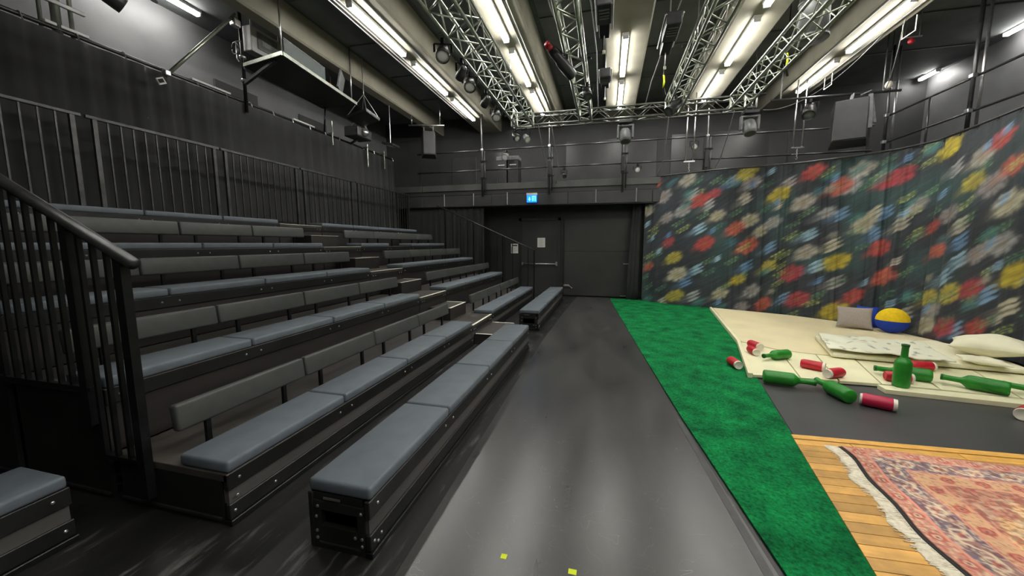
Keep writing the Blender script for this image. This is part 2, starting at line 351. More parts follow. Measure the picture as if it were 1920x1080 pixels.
# ------------------------------------------------------------------ seating stand
ZD = [0] + [.31 + .41 * k for k in range(5)]           # deck heights, rows 1..5
XF = [0] + [-2.03 - .9 * k for k in range(5)]          # front edges
def padmesh(nm, m, L, W, H, bev, crown):
    g = G(); t = bmesh.new(); bmesh.ops.create_cube(t, size=1)
    for v in t.verts: v.co = Vector((v.co.x * W, v.co.y * L, v.co.z * H))
    bmesh.ops.bevel(t, geom=t.edges[:], offset=bev, segments=3, affect='EDGES', profile=.5)
    g.add(t); me = g.mesh(nm, True); me.materials.append(m); return me
SEATP = padmesh('seat_pad', M['pad'], .975, .36, .07, .018, 0)
BACKP = padmesh('backrest_pad', M['backpad'], .975, .06, .165, .018, 0)
BOLT = G().lathe([(0, .006), (.006, .006), (.009, .003), (.009, 0), (0, 0)], 8, Matrix.Rotation(R(90), 4, 'Y')).mesh('bolt'); BOLT.materials.append(M['steel'])
POST = G().box(-.012, .012, -.015, .015, 0, .24).mesh('backrest_post'); POST.materials.append(M['blackmetal'])
def pads(t, me, nm, x, z, y0, n, step, skip=()):
    for i in range(n):
        if i in skip: continue
        o = link(nm, me, t, loc=(x, y0 + step * (i + .5), z))
        if nm == 'backrest_pad': o.rotation_euler = (0, R(-6), 0)
def bolts(t, x, z, ys):
    for y in ys: link('bolt', BOLT, t, loc=(x, y, z))
def face(t, x, z0, z1, y0, y1, low):
    """front face of a tier: black fascia, board below"""
    fa = G().box(x - .03, x, y0, y1, z1 - .10, z1 - .001, bev=.004, seg=1).build('fascia', M['black'], t)
    if low:
        G().box(x - .045, x - .012, y0 + .01, y1 - .01, z0 + .125, z1 - .10).build('front_board', M['greyboard'], t)
        G().box(x - .03, x, y0, y1, z0 + .035, z0 + .125, bev=.004, seg=1).build('lower_rail', M['black'], t)
        G().box(x - .03, x + .012, y0 - .005, y1 + .005, z0, z0 + .033, bev=.004, seg=1).build('plinth', M['blackmetal'], t)
    else:
        G().box(x - .045, x - .015, y0 + .005, y1 - .005, z0, z1 - .10).build('riser_board', M['riser'], t)
    return fa
SECT = {'near': (1.5, 5.46), 'far': (6.5, 10.42)}
SL = {'near': 'between the sloping side handrail and the aisle', 'far': 'between the aisle and the door end of the stand'}
RN = ['', 'lowest', 'second', 'third', 'fourth', 'top']
for k in range(1, 6):
    for s, (y0, y1) in SECT.items():
        x, z = XF[k], ZD[k]; zp = 0 if k == 1 else ZD[k - 1]
        t = thing('bench_tier', '%s padded bench tier %s' % (RN[k], SL[s]), 'bench', (x - .4, (y0 + y1) / 2, 0), group='tiers of the seating stand')
        back = x - .9 if k < 5 else x - .56
        G().box(back + .002, x - .002, y0, y1, z - .045, z, bev=.003, seg=1).build('deck', M['deck'], t)
        fa = face(t, x, zp + .002, z, y0, y1, k == 1)
        for ye in (y0 + .001, y1 - .026):
            G().box(back + .05, x - .05, ye, ye + .025, .002, z - .046).build('end_panel', M['black'], t)
        G().box(back + .06, x - .06, y0 - .012, y0, .03, .045).build('end_rail', M['pipe'], t) if s == 'near' else None
        n = 4; st = (y1 - y0) / n
        pads(t, SEATP, 'seat_pad', x - .182, z + .035, y0, n, st, skip=(1,) if (k == 4 and s == 'far') else ())
        if k < 5:
            pads(t, BACKP, 'backrest_pad', x - .45, z + .25, y0 + .05, n, st)
            for i in range(n):
                for f in (.2, .8): link('backrest_post', POST, t, loc=(x - .455, y0 + .05 + st * (i + f), z))
        ys = []
        for i in range(n + 1):
            for dy in (-.07, .07):
                yy = y0 + st * i + dy
                if y0 < yy < y1: ys.append(yy)
        bolts(fa, x, z - .05, ys)
        if k == 1: bolts(t, x, .08, [y0 + .03, y1 - .03, y0 + .3]); bolts(t, x, .16, [y0 + .05])
# floor benches in front
def floor_bench(x1, y0, y1, n, label, low_end=True):
    x0 = x1 - .37
    t = thing('floor_bench', label, 'bench', (x1 - .18, (y0 + y1) / 2, 0), group='floor benches')
    fa = face(t, x1, 0, .31, y0, y1, True)
    G().box(x0 + .02, x1 - .05, y0 + .01, y1 - .01, .27, .309).build('seat_board', M['black'], t)
    G().box(x0, x0 + .03, y0, y1, .0, .309, bev=.004, seg=1).build('back_rail', M['black'], t)
    for (ya, yb) in ((y0, y0 + .03), (y1 - .03, y1)):
        g = G(); g.box(x0 + .03, x1 - .032, ya, yb, .22, .268).box(x0 + .03, x1 - .032, ya, yb, .0, .13)
        g.box(x0 + .03, x0 + .075, ya, yb, .13, .22).box(x1 - .075, x1 - .032, ya, yb, .13, .22); g.build('end_frame', M['black'], t)
        G().box(x0 + .06, x1 - .06, ya - .004 if ya == y0 else yb, ya if ya == y0 else yb + .004, .03, .04).build('end_trim', M['pipe'], t)
    G().box(x0 + .1, x0 + .2, y0 - .004, y0, .285, .297).build('label_plate', M['steel'], t)
    st = (y1 - y0) / n
    for i in range(n): 
        o = link('seat_pad', SEATP, t, loc=(x1 - .182, y0 + st * (i + .5), .345)); o.scale = (1.03, st / .99, 1)
    ys = []
    for i in range(n + 1):
        for dy in (-.07, .07):
            if y0 < y0 + st * i + dy < y1: ys.append(y0 + st * i + dy)
    bolts(fa, x1, .265, ys); bolts(t, x1, .08, [y0 + .03, y0 + .09, y1 - .04]); bolts(t, x1, .055, [y0 + .06])
    for (xx, zz) in ((x0 + .05, .18), (x0 + .06, .24), (x1 - .05, .24), (x1 - .05, .1), (x1 - .09, .1), (x0 + .05, .1), (x1 - .05, .06), (x0 + .05, .06)):
        o = link('bolt', BOLT, t, loc=(xx, y0 - .001, zz)); o.rotation_euler = (0, 0, R(-90))
    return t
floor_bench(-1.12, 1.5, 5.45, 4, 'low padded floor bench beside the grey vinyl, before the aisle steps')
floor_bench(-1.19, 6.68, 10.55, 4, 'low padded floor bench beside the grey vinyl, the one by the push-bar door')
floor_bench(-2.75, -2.7, 1.22, 4, 'low floor bench with blue-grey pads standing apart across the gap from the railing end')
# aisle
for k in range(1, 6):
    x, z = XF[k], ZD[k]; zp = 0 if k == 1 else ZD[k - 1]; back = x - .9 if k < 5 else x - .56
    t = thing('aisle_platform', '%s aisle platform with a pale edge strip between the bench blocks' % RN[k], 'platform', (x - .4, 5.98, 0), group='aisle platforms')
    G().box(back + .002, x - .002, 5.47, 6.49, z - .045, z, bev=.003, seg=1).build('deck', M['deck'], t)
    G().box(x - .03, x, 5.47, 6.49, z - .1, z - .046).build('fascia', M['black'], t)
    G().box(x - .045, x - .015, 5.47, 6.49, zp + .002, z - .1).build('riser_board', M['riser'] if k > 1 else M['greyboard'], t)
    G().box(x - .03, x + .004, 5.49, 6.47, z, z + .006).build('nosing', M['nosing'], t)
    bolts(t, x, z - .07, (5.53, 5.6, 6.36, 6.43))
for k in range(0, 5):
    x = XF[k + 1]; z = ZD[k]; h = .205 if k else .165
    t = thing('aisle_step', ('half-height aisle step box in front of the %s aisle platform' % RN[k + 1]) if k else 'low floor step with pale side strips at the foot of the aisle', 'step', (x + .2, 6, z), group='aisle step boxes')
    ya, yb = (5.75, 6.46) if k else (5.52, 6.46); d = .4 if k else .46
    G().box(x + .004, x + d, ya, yb, z + .001, z + h, bev=.004, seg=1).build('box', M['riser'], t)
    G().box(x + .01, x + d - .002, ya + .005, yb - .005, z + h, z + h + .004).build('tread', M['deck'], t)
    if k: G().box(x + d - .03, x + d + .004, ya, yb, z + h + .004, z + h + .009).build('nosing', M['nosing'], t)
    for yy in ((ya, yb - .03) if k == 0 else (yb - .03,)):
        G().box(x + .03, x + d - .03, yy, yy + .03, z + h + .004, z + h + .008).build('side_nosing', M['nosing'], t)

# near stair railing (at the side gap)
t = thing('stair_railing', 'dark stair handrail with balusters sloping up the open side of the seating stand', 'railing', (-2.6, 1.46, 0))
RY = 1.455
zr = lambda x: 1.5 - (x + 2.5) * .475
G().rod((-2.48, RY, zr(-2.48)), (-6.0, RY, zr(-6.0)), .033, 12).build('handrail', M['pipe'], t, True)
def deckz(x):
    for k in range(5, 0, -1):
        if x <= XF[k]: return ZD[k]
    return 0
for x in (-2.58, -2.98, -3.88, -4.78, -5.68):
    G().box(x - .03, x + .03, RY - .022, RY + .022, deckz(x) - .2, zr(x) - .01).build('post', M['blackmetal'], t)
x = -2.58
while x > -5.95:
    x -= .105
    if min(abs(x - q) for q in (-2.98, -3.88, -4.78, -5.68)) < .05: continue
    G().box(x - .011, x + .011, RY - .011, RY + .011, deckz(x) + .03, zr(x) - .015).build('baluster', M['blackmetal'], t)
for k in range(1, 6):
    xa = XF[k] if k > 1 else -2.56; xb = XF[k] - .9 if k < 5 else -6.0
    G().box(xb + .01, xa - .01, RY - .015, RY + .015, ZD[k] + .01, ZD[k] + .035).build('bottom_rail', M['blackmetal'], t)
# top railing panels
pan = [(10.2, 11.8), (8.36, 9.96), (6.62, 8.12), (4.98, 6.42), (3.36, 4.8), (1.66, 3.16)]
for i, (a, b) in enumerate(pan):
    b = min(b, 10.84)
    t = thing('guard_railing', 'black baluster guard panel along the top tier, %s from the back wall' % ORD[i], 'railing', (-6.12, (a + b) / 2, ZD[5]), group='guard panels on the top tier')
    G().box(-6.14, -6.1, a - .08, b + .08, 3.1, 3.14, bev=.006).build('top_rail', M['pipe'], t)
    for y in (a, b): G().box(-6.14, -6.1, y - .022, y + .022, ZD[5] + .002, 3.1).build('post', M['pipe'], t)
    G().box(-6.13, -6.11, a, b, ZD[5] + .06, ZD[5] + .08).build('bottom_rail', M['blackmetal'], t)
    n = int(round((b - a) / .131))
    for j in range(1, n):
        y = a + (b - a) * j / n
        G().box(-6.128, -6.112, y - .008, y + .008, ZD[5] + .08, 3.1).build('baluster', M['pipe'], t)
# far handrail
t = thing('stair_railing', 'thin black handrail running down the door end of the seating stand', 'railing', (-3.5, 10.45, 0))
G().rod((-5.0, 10.53, 2.74), (-1.98, 10.53, 1.4), .018, 10).build('handrail', M['pipe'], t, True)
zf = lambda x: 1.4 - (x + 1.98) * (1.34 / 3.02)
for x in (-2.02, -2.95, -3.85, -4.75):
    G().box(x - .016, x + .016, 10.515, 10.545, deckz(x) - .25 if x < -2.03 else 0, zf(x)).build('post', M['blackmetal'], t)
for x in np.arange(-2.2, -4.95, -.23):
    if min(abs(x - q) for q in (-2.95, -3.85, -4.75)) < .06: continue
    G().box(x - .008, x + .008, 10.522, 10.538, deckz(x) - .1, zf(x)).build('baluster', M['blackmetal'], t)

# ------------------------------------------------------------------ drapes
def drape_mesh(top, bot, step=.03, nz=10, amp=.03, wl=.16, seed=0, phase=None, ext=0):
    """hanging cloth between two plan polylines (x,y,z)"""
    top, bot = np.array(top, float), np.array(bot, float); r = np.random.default_rng(seed)
    seg = np.linalg.norm(np.diff(top[:, :2], axis=0), axis=1); cum = np.r_[0, np.cumsum(seg)]; n = int(cum[-1] / step)
    s = np.linspace(0, cum[-1], n); idx = np.interp(s, cum, np.arange(len(top)))
    T = np.stack([np.interp(idx, np.arange(len(top)), top[:, k]) for k in range(3)], 1)
    B = np.stack([np.interp(idx, np.arange(len(bot)), bot[:, k]) for k in range(3)], 1)
    def sm(a, kk=9):
        pad = np.pad(a, ((kk, kk), (0, 0)), 'edge'); ker = np.ones(2 * kk + 1) / (2 * kk + 1)
        return np.stack([np.convolve(pad[:, c], ker, 'valid') for c in range(3)], 1)
    T, B = sm(T), sm(B)
    d = np.gradient(T[:, :2], axis=0); d /= np.linalg.norm(d, axis=1)[:, None]; nrm = np.stack([d[:, 1], -d[:, 0]], 1)
    ph = 2 * np.pi * s / wl + np.cumsum(r.normal(0, .16, n)); am = amp * (.55 + .45 * np.sin(s * 1.7 + seed) * np.sin(s * .6 + 1))
    V = np.zeros((nz, n, 3)); v = np.linspace(0, 1, nz)
    for j in range(nz):
        off = am * (np.sin(ph + .5 * math.sin(3 * v[j])) + .35 * np.sin(2.3 * ph + 1)) * (1.15 - .35 * v[j])
        V[j] = B + (T - B) * v[j]; V[j, :, :2] += nrm * off[:, None]
    return V, s, idx, v
def grid_obj(name, V, m, parent=None, thick=.006, col=None, smooth=True):
    nz, n = V.shape[:2]; me = bpy.data.meshes.new(name)
    i = np.arange(nz * n).reshape(nz, n)
    F = np.stack([i[:-1, :-1], i[:-1, 1:], i[1:, 1:], i[1:, :-1]], -1).reshape(-1, 4)
    me.from_pydata(V.reshape(-1, 3).tolist(), [], F.tolist())
    if smooth: me.polygons.foreach_set('use_smooth', np.ones(len(F), bool))
    if col is not None:
        a = me.color_attributes.new('print', 'FLOAT_COLOR', 'POINT'); c4 = np.ones((nz * n, 4), np.float32); c4[:, :3] = col.reshape(-1, 3)
        a.data.foreach_set('color', c4.ravel())
    me.materials.append(m); o = link(name, me, parent)
    if thick:
        sd = o.modifiers.new('thickness', 'SOLIDIFY'); sd.thickness = thick; sd.offset = 0
    return o
V, *_ = drape_mesh([(-6.55, -1, 4.14), (-6.55, 10.8, 4.16)], [(-6.42, -1, .02), (-6.42, 10.8, .02)], amp=.02, wl=.3, seed=2)
o = grid_obj('masking_drape', V, M['drape']); tag(o, 'long black masking drape hanging behind the top tier railing', 'curtain')
V, *_ = drape_mesh([(-6.35, 10.98, 2.74), (-3.6, 10.98, 2.74)], [(-6.35, 10.95, .02), (-3.6, 10.95, .02)], amp=.035, wl=.2, seed=4)
o = grid_obj('masking_drape', V, M['drape']); tag(o, 'short pleated black drape under the back gallery beside the door', 'curtain')

# floral curtain
top = [(.96, 11.14, 3.36), (1.6, 10.75, 3.36), (2.43, 10.34, 3.36), (3.3, 10.1, 3.36), (4.12, 9.9, 3.36), (4.9, 9.5, 3.37), (5.42, 9.0, 3.38), (5.6, 8.5, 3.38), (5.58, 7.8, 3.41), (5.57, 7.1, 3.46), (5.56, 6.4, 3.5), (5.56, 5.7, 3.5)]
bot = [(.95, 11.0, .02), (1.5, 10.55, .02), (2.5, 10.1, .02), (3.3, 9.72, .02), (3.9, 9.42, .02), (4.7, 8.8, .02), (5.0, 8.35, .02), (5.1, 7.8, .02), (5.2, 7.3, .02), (5.3, 6.7, .02), (5.4, 6.1, .02), (5.45, 5.5, .02)]
FLW = '''r:0.41,0.941 2.07,0.832 4.27,0.933 2.59,0.58 0.99,0.479 1.87,0.471 2.87,0.454 4,0.277 1.71,0.79 3.34,0.059 4.16,0.109 5.73,0.445 5.93,0.286 6.07,0.849 7.25,0.555 7.5,0.437 7.97,0.076 8.71,0.924 9.04,0.798 8.49,0.269 8.71,0.109 4.77,0.824 5.76,0.84 5.18,0.16 0.28,0.286|y:1.16,0.361 3.58,0.798 2.81,0.966 2.67,0.218 3.42,0.319 4.8,0.361 1.24,0.067 4.82,0.059 7.99,0.235 9.35,0.345 8.19,0.756 7.42,0.95 7.42,0.202|w:0.74,0.84 1.41,0.95 1.57,0.84 2.15,0.672 2.92,0.891 2.81,0.782 3.47,0.613 2.89,0.63 3.78,0.874 4.11,0.739 4.58,0.664 4.71,0.462 0.88,0.672 0.17,0.739 1.65,0.076 2.26,0.109 2.78,0.025 0.91,0.008 3.01,0.143 1.27,0.235 4.8,0.235 5.18,0.916 4.96,0.824 5.54,0.647 8.63,0.731 8.3,0.866 7.72,0.84 9.02,0.639 7.69,0.613 8.02,0.555 7.61,0.151 7.44,0.067 6.81,0.101 8.71,0.454 9.02,0.471 9.29,0.21 8.49,0.42 4.25,0.412 1.96,0.756 3.17,0.555 6.67,0.672 6.26,0.58 1.32,0.723 5.32,0.588|b:1.74,0.58 2.51,0.916 1.46,0.176 1.71,0.277 3.45,0.445 2.87,0.311 4.47,0.328 3.89,0.109 8.08,0.479 8.13,0.395 8.27,0.076 5.6,0.521 4.3,0.529 4.85,0.655 5.79,0.647 7.8,0.311 8.85,0.252|g:1.68,0.84 2.59,0.689 2.15,0.588 1.35,0.58 2.51,0.345 1.98,0.261 3.8,0.395 4.03,0.513 4.49,0.143 6.73,0.521 6.64,0.319 8.66,0.504 8.88,0.361 5.49,0.824 5.27,0.815 0.41,0.546 0.47,0.37 0.85,0.118 3.72,0.21 4.22,0.672 3.34,0.714 6.31,0.723 5.38,0.462 6.48,0.924 8.08,0.655 8.96,0.538 9.26,0.412|t:2.48,0.479 3.86,0.252 0.99,0.941 2.56,0.899 7.64,0.487 8.52,0.202 6.73,0.21 4.63,0.899 4.44,0.807 2.26,0.017'''
V, s, idx, v = drape_mesh(top, bot, step=.0125, nz=250, amp=.042, wl=.34, seed=9)
S = np.broadcast_to(s[None, :], V.shape[:2]); Zz = V[:, :, 2]
def vnoise(a, b, sc, seed):
    r = np.random.default_rng(seed); g = r.random((128, 128)); x = a * sc; y = b * sc
    xi, yi = np.floor(x).astype(int), np.floor(y).astype(int); fx, fy = x - xi, y - yi; fx = fx * fx * (3 - 2 * fx); fy = fy * fy * (3 - 2 * fy)
    q = lambda i, j: g[(xi + i) % 128, (yi + j) % 128]
    return (q(0, 0) * (1 - fx) + q(1, 0) * fx) * (1 - fy) + (q(0, 1) * (1 - fx) + q(1, 1) * fx) * fy
ca, sa = math.cos(R(33)), math.sin(R(33))
A_, B_ = S * ca + Zz * sa, -S * sa + Zz * ca        # painterly strokes run diagonally
base = np.array(srgb(44, 50, 55)); C = np.zeros(V.shape); n1 = vnoise(A_ * .6, B_ * 2, 2.4, 1); n2 = vnoise(A_ * .7, B_ * 3, 7, 2)
C[:] = base * (.55 + .5 * n1 + .3 * n2)[..., None]
tealw = np.clip(vnoise(S, Zz, 1.6, 5) * 2 - 1.0, 0, 1)[..., None]; C = C * (1 - tealw * .8) + np.array(srgb(48, 78, 76)) * tealw * .8
PAL = {'r': [(186, 72, 66), (196, 98, 78), (170, 62, 70)], 'y': [(196, 176, 48), (186, 172, 70)], 'w': [(172, 166, 152), (158, 158, 156), (182, 176, 150), (150, 143, 140)],
       'b': [(110, 142, 172), (92, 126, 160), (140, 172, 188)], 'g': [(96, 132, 92), (76, 116, 88), (146, 158, 92)], 't': [(70, 118, 112), (60, 104, 110)]}
def stamp(u, vv, key, k, scale=1.0):
    s0 = np.interp(u, idx, s); z0 = .02 + 3.36 * vv; ds, dz = S - s0, Zz - z0
    msk = (np.abs(ds) < .45) & (np.abs(dz) < .45)
    if not msk.any(): return
    a = (ds * ca + dz * sa)[msk]; b = (-ds * sa + dz * ca)[msk]; r_ = np.random.default_rng(k); col = np.array(srgb(*PAL[key][k % len(PAL[key])]))
    nz_ = vnoise(S[msk] * ca + Zz[msk] * sa, -S[msk] * sa + Zz[msk] * ca, 26, 11); st_ = vnoise(A_[msk] * .35, B_[msk] * 4, 18, 12)
    ang = np.arctan2(b, a); rad = np.hypot(a / 1.55, b)
    if key in 'ry' or (key == 'w' and k % 3):
        pet = 5 + k % 4; R0 = scale * (.125 + .06 * r_.random()); rr = R0 * (.9 + .13 * np.abs(np.cos(ang * pet / 2 + k)) + .25 * (nz_ - .5))
        w_ = np.clip((rr - rad) / .06, 0, 1) * .88; core = np.clip(1 - rad / (.35 * R0), 0, 1)
        shade = (.62 + .5 * np.abs(np.cos(ang * pet / 2 + k)) * np.clip(rad / R0, .3, 1) + .35 * (st_ - .5))
        cc = col * shade[:, None]; cc = cc * (1 - core[:, None] * .5) + np.array(srgb(150, 120, 60)) * core[:, None] * .5
    elif key == 'b' or (key == 'w'):
        w_ = np.zeros_like(a)
        for q in range(3):        # three parallel petals / brush strokes
            bb = b - (q - 1) * .072 * scale; aa = a - (q - 1) * .03; e = 1 - (aa / (.17 * scale)) ** 2 - (bb / (.034 * scale)) ** 2 + (nz_ - .5) * .8; w_ = np.maximum(w_, np.clip(e * 1.6, 0, 1))
        cc = col * (.72 + .5 * st_)[:, None]
    elif key == 'g':
        w_ = np.zeros_like(a); br = a / (.2 * scale)
        for q in range(-3, 4):    # fern sprig: stem and leaflets
            sg = 1 if q % 2 else -1; aa = a - q * .045; bb = b - sg * .035
            e = 1 - ((aa + bb * sg * .4) / .032) ** 2 - (bb / .022) ** 2 + (nz_ - .5) * 1.0; w_ = np.maximum(w_, np.clip(e * 1.5, 0, 1))
        w_ = np.maximum(w_, np.clip(1 - np.abs(b) / .01, 0, 1) * (np.abs(br) < 1)) * .9; cc = col * (.7 + .6 * nz_)[:, None]
    else:
        e = 1 - (a / .2) ** 2 - (b / .1) ** 2 + (st_ - .5) * .8; w_ = np.clip(e, 0, 1) * .8; cc = col * (.7 + .5 * st_)[:, None]
    smear = np.clip(1 - (np.abs(b) / (.08 * scale)) ** 2, 0, 1) * np.clip(1 + a / (.42 * scale), 0, 1) * (a < .05) * .6 * (.5 + .7 * st_)
    w_ = np.maximum(w_, smear * (key in 'rwyb'))
    C[msk] = C[msk] * (1 - w_[:, None]) + cc * w_[:, None]
kk = 0
order = {'t': 0, 'g': 1, 'b': 2, 'w': 3, 'y': 4, 'r': 5}
for blk in sorted(FLW.split('|'), key=lambda q: order[q[0]]):
    for pq in blk[2:].split():
        u, vv = map(float, pq.split(',')); kk += 1; stamp(u, vv, blk[0], kk)
for q in range(120):               # small filler sprigs
    kk += 1; stamp(rng.uniform(0, 11), rng.uniform(0, 1), 'gggwbtgb'[q % 8], kk, .55)
# soft painterly print: colours run along the diagonal strokes
acc = np.zeros_like(C); wsum = 0
for q in range(-6, 7):
    wq = 1 - abs(q) / 9; wsum += wq; di, dj = int(round(q * .83)), int(round(q * .55)); P_ = np.pad(C, ((8, 8), (8, 8), (0, 0)), 'edge')
    acc += wq * P_[8 + dj:8 + dj + C.shape[0], 8 + di:8 + di + C.shape[1]]
C = acc / wsum * .5 + C * .5
C *= (.72 + .5 * vnoise(A_ * .3, B_ * 5, 12, 77))[..., None]
clothm = mat('printed_floral_cloth', (.1, .1, .1), .75, attr='print', bump=.05, bscale=200, sheen=.1)
t = thing('floral_curtain', 'dark floral printed curtain wrapping around the stage corner', 'curtain', (3.9, 9.4, 0))
# bake object translation into the child's vertices
V2 = V - np.array([3.9, 9.4, 0]); o = grid_obj('cloth', V2, clothm, None, 0, C); o.parent = t
TT = np.array(top)
G().tube([(x, y, z + .03) for x, y, z in TT], .02, 8).build('hanging_pipe', M['pipe'], t, True)
for f in np.arange(0, 11, .45):
    p = [np.interp(f, np.arange(12), TT[:, k]) for k in range(3)]
    G().tube([(p[0], p[1], p[2] - .03), (p[0] + .012, p[1] - .012, p[2] + .02), (p[0], p[1], p[2] + .055)], .006, 5).build('tie', M['cable'], t)
# dark hem tail at the curtain's left end
V3, *_ = drape_mesh([(.62, 11.25, 3.0), (.96, 11.12, 3.0)], [(.45, 11.1, .02), (.98, 11.05, .02)], amp=.05, wl=.12, seed=3)
o = grid_obj('masking_drape', V3, M['drape']); tag(o, 'narrow black drape bunched against the edge of the floral curtain', 'curtain')

# ------------------------------------------------------------------ stage floor things
def slabthing(name, pts, z0, z1, m, label, cat, group=None, bev=0):
    cx = sum(p[0] for p in pts) / len(pts); cy = sum(p[1] for p in pts) / len(pts)
    g = G().prism([(x - cx, y - cy) for x, y in pts], 0, z1 - z0, bev=bev); o = g.build(name, m); o.location = (cx, cy, z0)
    return tag(o, label, cat, group)
slabthing('dance_vinyl', [(-.89, YN + .2), (-1.0, 5.9), (-.95, 8.6), (-.85, 11.4), (.08, 11.4), (.72, 3.2), (1.02, .2), (1.2, YN + .2)], .0005, .003, M['vinyl'], 'grey dance vinyl laid as a walkway between the benches and the green carpet', 'vinyl mat')
slabthing('floor_tape', [(.66, 3.5), (.70, 3.5), (1.06, -1), (1.0, -1)], .0032, .0045, M['darktape'], 'dark grey tape strip along the vinyl edge beside the green carpet', 'tape')
slabthing('turf_carpet', [(.11, 11.2), (.3, 8.6), (.52, 5.8), (.715, 3.5), (.885, 1.9), (1.15, -.5), (1.0, -1.2), (1.2, -1.2), (1.25, 1.5), (1.45, 2.8), (1.60, 3.8), (1.80, 5.0), (2.62, 10.2), (2.2, 10.3), (1.3, 10.9), (1.0, 11.2)], .0034, .013, M['carpet'], 'long strip of bright green artificial turf carpet', 'carpet')
slabthing('dance_vinyl', [(1.55, 3.37), (1.82, 5.1), (3.0, 5.3), (5.2, 5.3), (5.2, 3.3)], .0005, .004, mat('charcoal_vinyl', (.045, .045, .046), .38, col2=(.062, .062, .062), vscale=1.5, rvar=.1), 'charcoal vinyl strip between the oak parquet and the cream foam panels', 'vinyl mat')
# foam panels
FP = [[(1.73, 4.88), (2.22, 4.90), (2.48, 6.12), (2.10, 6.5)], [(2.234, 4.90), (2.60, 4.90), (2.88, 6.0), (2.494, 6.12)], [(2.614, 4.90), (3.0, 4.90), (3.3, 5.95), (2.894, 6.0)],
      [(3.014, 4.90), (3.5, 4.86), (3.8, 5.9), (3.314, 5.95)], [(3.514, 4.86), (4.1, 4.78), (4.45, 5.85), (3.814, 5.9)], [(4.114, 4.78), (4.75, 4.7), (5.1, 5.8), (4.464, 5.85)]]
NM = ['beside the turf carpet, holding two red cans and a small bottle', 'under the long neck of a green bottle', 'with two red cans lying on it', 'behind the standing green bottle', 'in front of the printed blanket end', 'in front of the white pillow']
NM = ['at the turf carpet corner', 'second from the turf carpet', 'third from the turf carpet', 'under the standing green bottle', 'fifth from the turf carpet', 'in front of the white pillow']
for pts, nm in zip(FP, NM): slabthing('play_mat', pts, .0138, .05, M['cream'], 'square cream foam mat ' + nm, 'foam mat', 'cream foam mats', .004)
slabthing('foam_strip', [(2.93, 4.70), (4.1, 4.56), (5.0, 4.45), (5.0, 4.62), (4.1, 4.74), (2.94, 4.85)], .0045, .055, M['cream'], 'low cream foam edging strip in front of the standing bottle', 'foam strip', bev=.004)
slabthing('foam_sheet', [(2.105, 6.51), (2.485, 6.13), (2.885, 6.01), (3.305, 5.96), (3.805, 5.91), (4.455, 5.86), (5.1, 5.81), (5.15, 7.3), (4.95, 8.0), (4.6, 8.6), (3.9, 9.2), (3.3, 9.5), (2.52, 9.85)], .014, .062, M['creamsheet'], 'wide smooth cream foam sheet at the foot of the floral curtain', 'foam mat', bev=.006)
slabthing('edge_batten', [(1.665, 4.85), (1.718, 4.85), (2.095, 6.52), (2.50, 9.86), (2.45, 9.86), (2.045, 6.52)], .014, .075, M['cream'], 'thin cream edge batten between turf carpet and foam floor', 'batten', bev=.004)
slabthing('mattress', [(3.0, 5.86), (4.9, 5.62), (5.1, 6.6), (4.9, 7.0), (3.3, 6.95)], .0635, .125, M['cotton'], 'thin cream mattress lying under the printed blanket', 'mattress', bev=.025)
# blanket
def blanket():
    n, m_ = 70, 40; U, W_ = np.meshgrid(np.linspace(0, 1, n), np.linspace(0, 1, m_)); P0 = np.array([[2.98, 5.9], [4.12, 5.55], [4.45, 6.62], [3.28, 6.8]])
    X = ((1 - U) * (1 - W_))[..., None] * P0[0] + (U * (1 - W_))[..., None] * P0[1] + (U * W_)[..., None] * P0[2] + ((1 - U) * W_)[..., None] * P0[3]
    X = X + .03 * (vnoise(X[..., 0], X[..., 1], 3, 21)[..., None] - .5)
    h = .142 + .05 * vnoise(X[..., 0] * 1.0, X[..., 1], 4.2, 22) + .022 * vnoise(X[..., 0], X[..., 1], 11, 23)
    e = np.minimum.reduce([U * 8, (1 - W_) * 30, (1 - U) * 12]); h = h + 0 * e
    Vb = np.dstack([X, h]); c = np.zeros(Vb.shape); c[:] = srgb(232, 232, 208); rb = np.random.default_rng(31)
    for q in range(60):
        cx, cy = rb.uniform(3.0, 4.45), rb.uniform(5.5, 6.85); a_ = rb.uniform(0, 3.1); dx, dy = X[..., 0] - cx, X[..., 1] - cy
        ra, rb_ = dx * math.cos(a_) + dy * math.sin(a_), -dx * math.sin(a_) + dy * math.cos(a_)
        wv = np.clip(1.3 - (ra / .045) ** 2 - (rb_ / .02) ** 2, 0, 1)[..., None] * .75
        c = c * (1 - wv) + np.array(srgb(*[(120, 130, 116), (150, 140, 120), (126, 140, 146)][q % 3])) * wv
    o = grid_obj('blanket', Vb, mat('printed_cotton', (.8, .8, .7), .85, attr='print', bump=.08, bscale=40), None, .016, c)
    tag(o, 'rumpled cream blanket with small grey leaf prints spread on the mattress', 'blanket')
blanket()
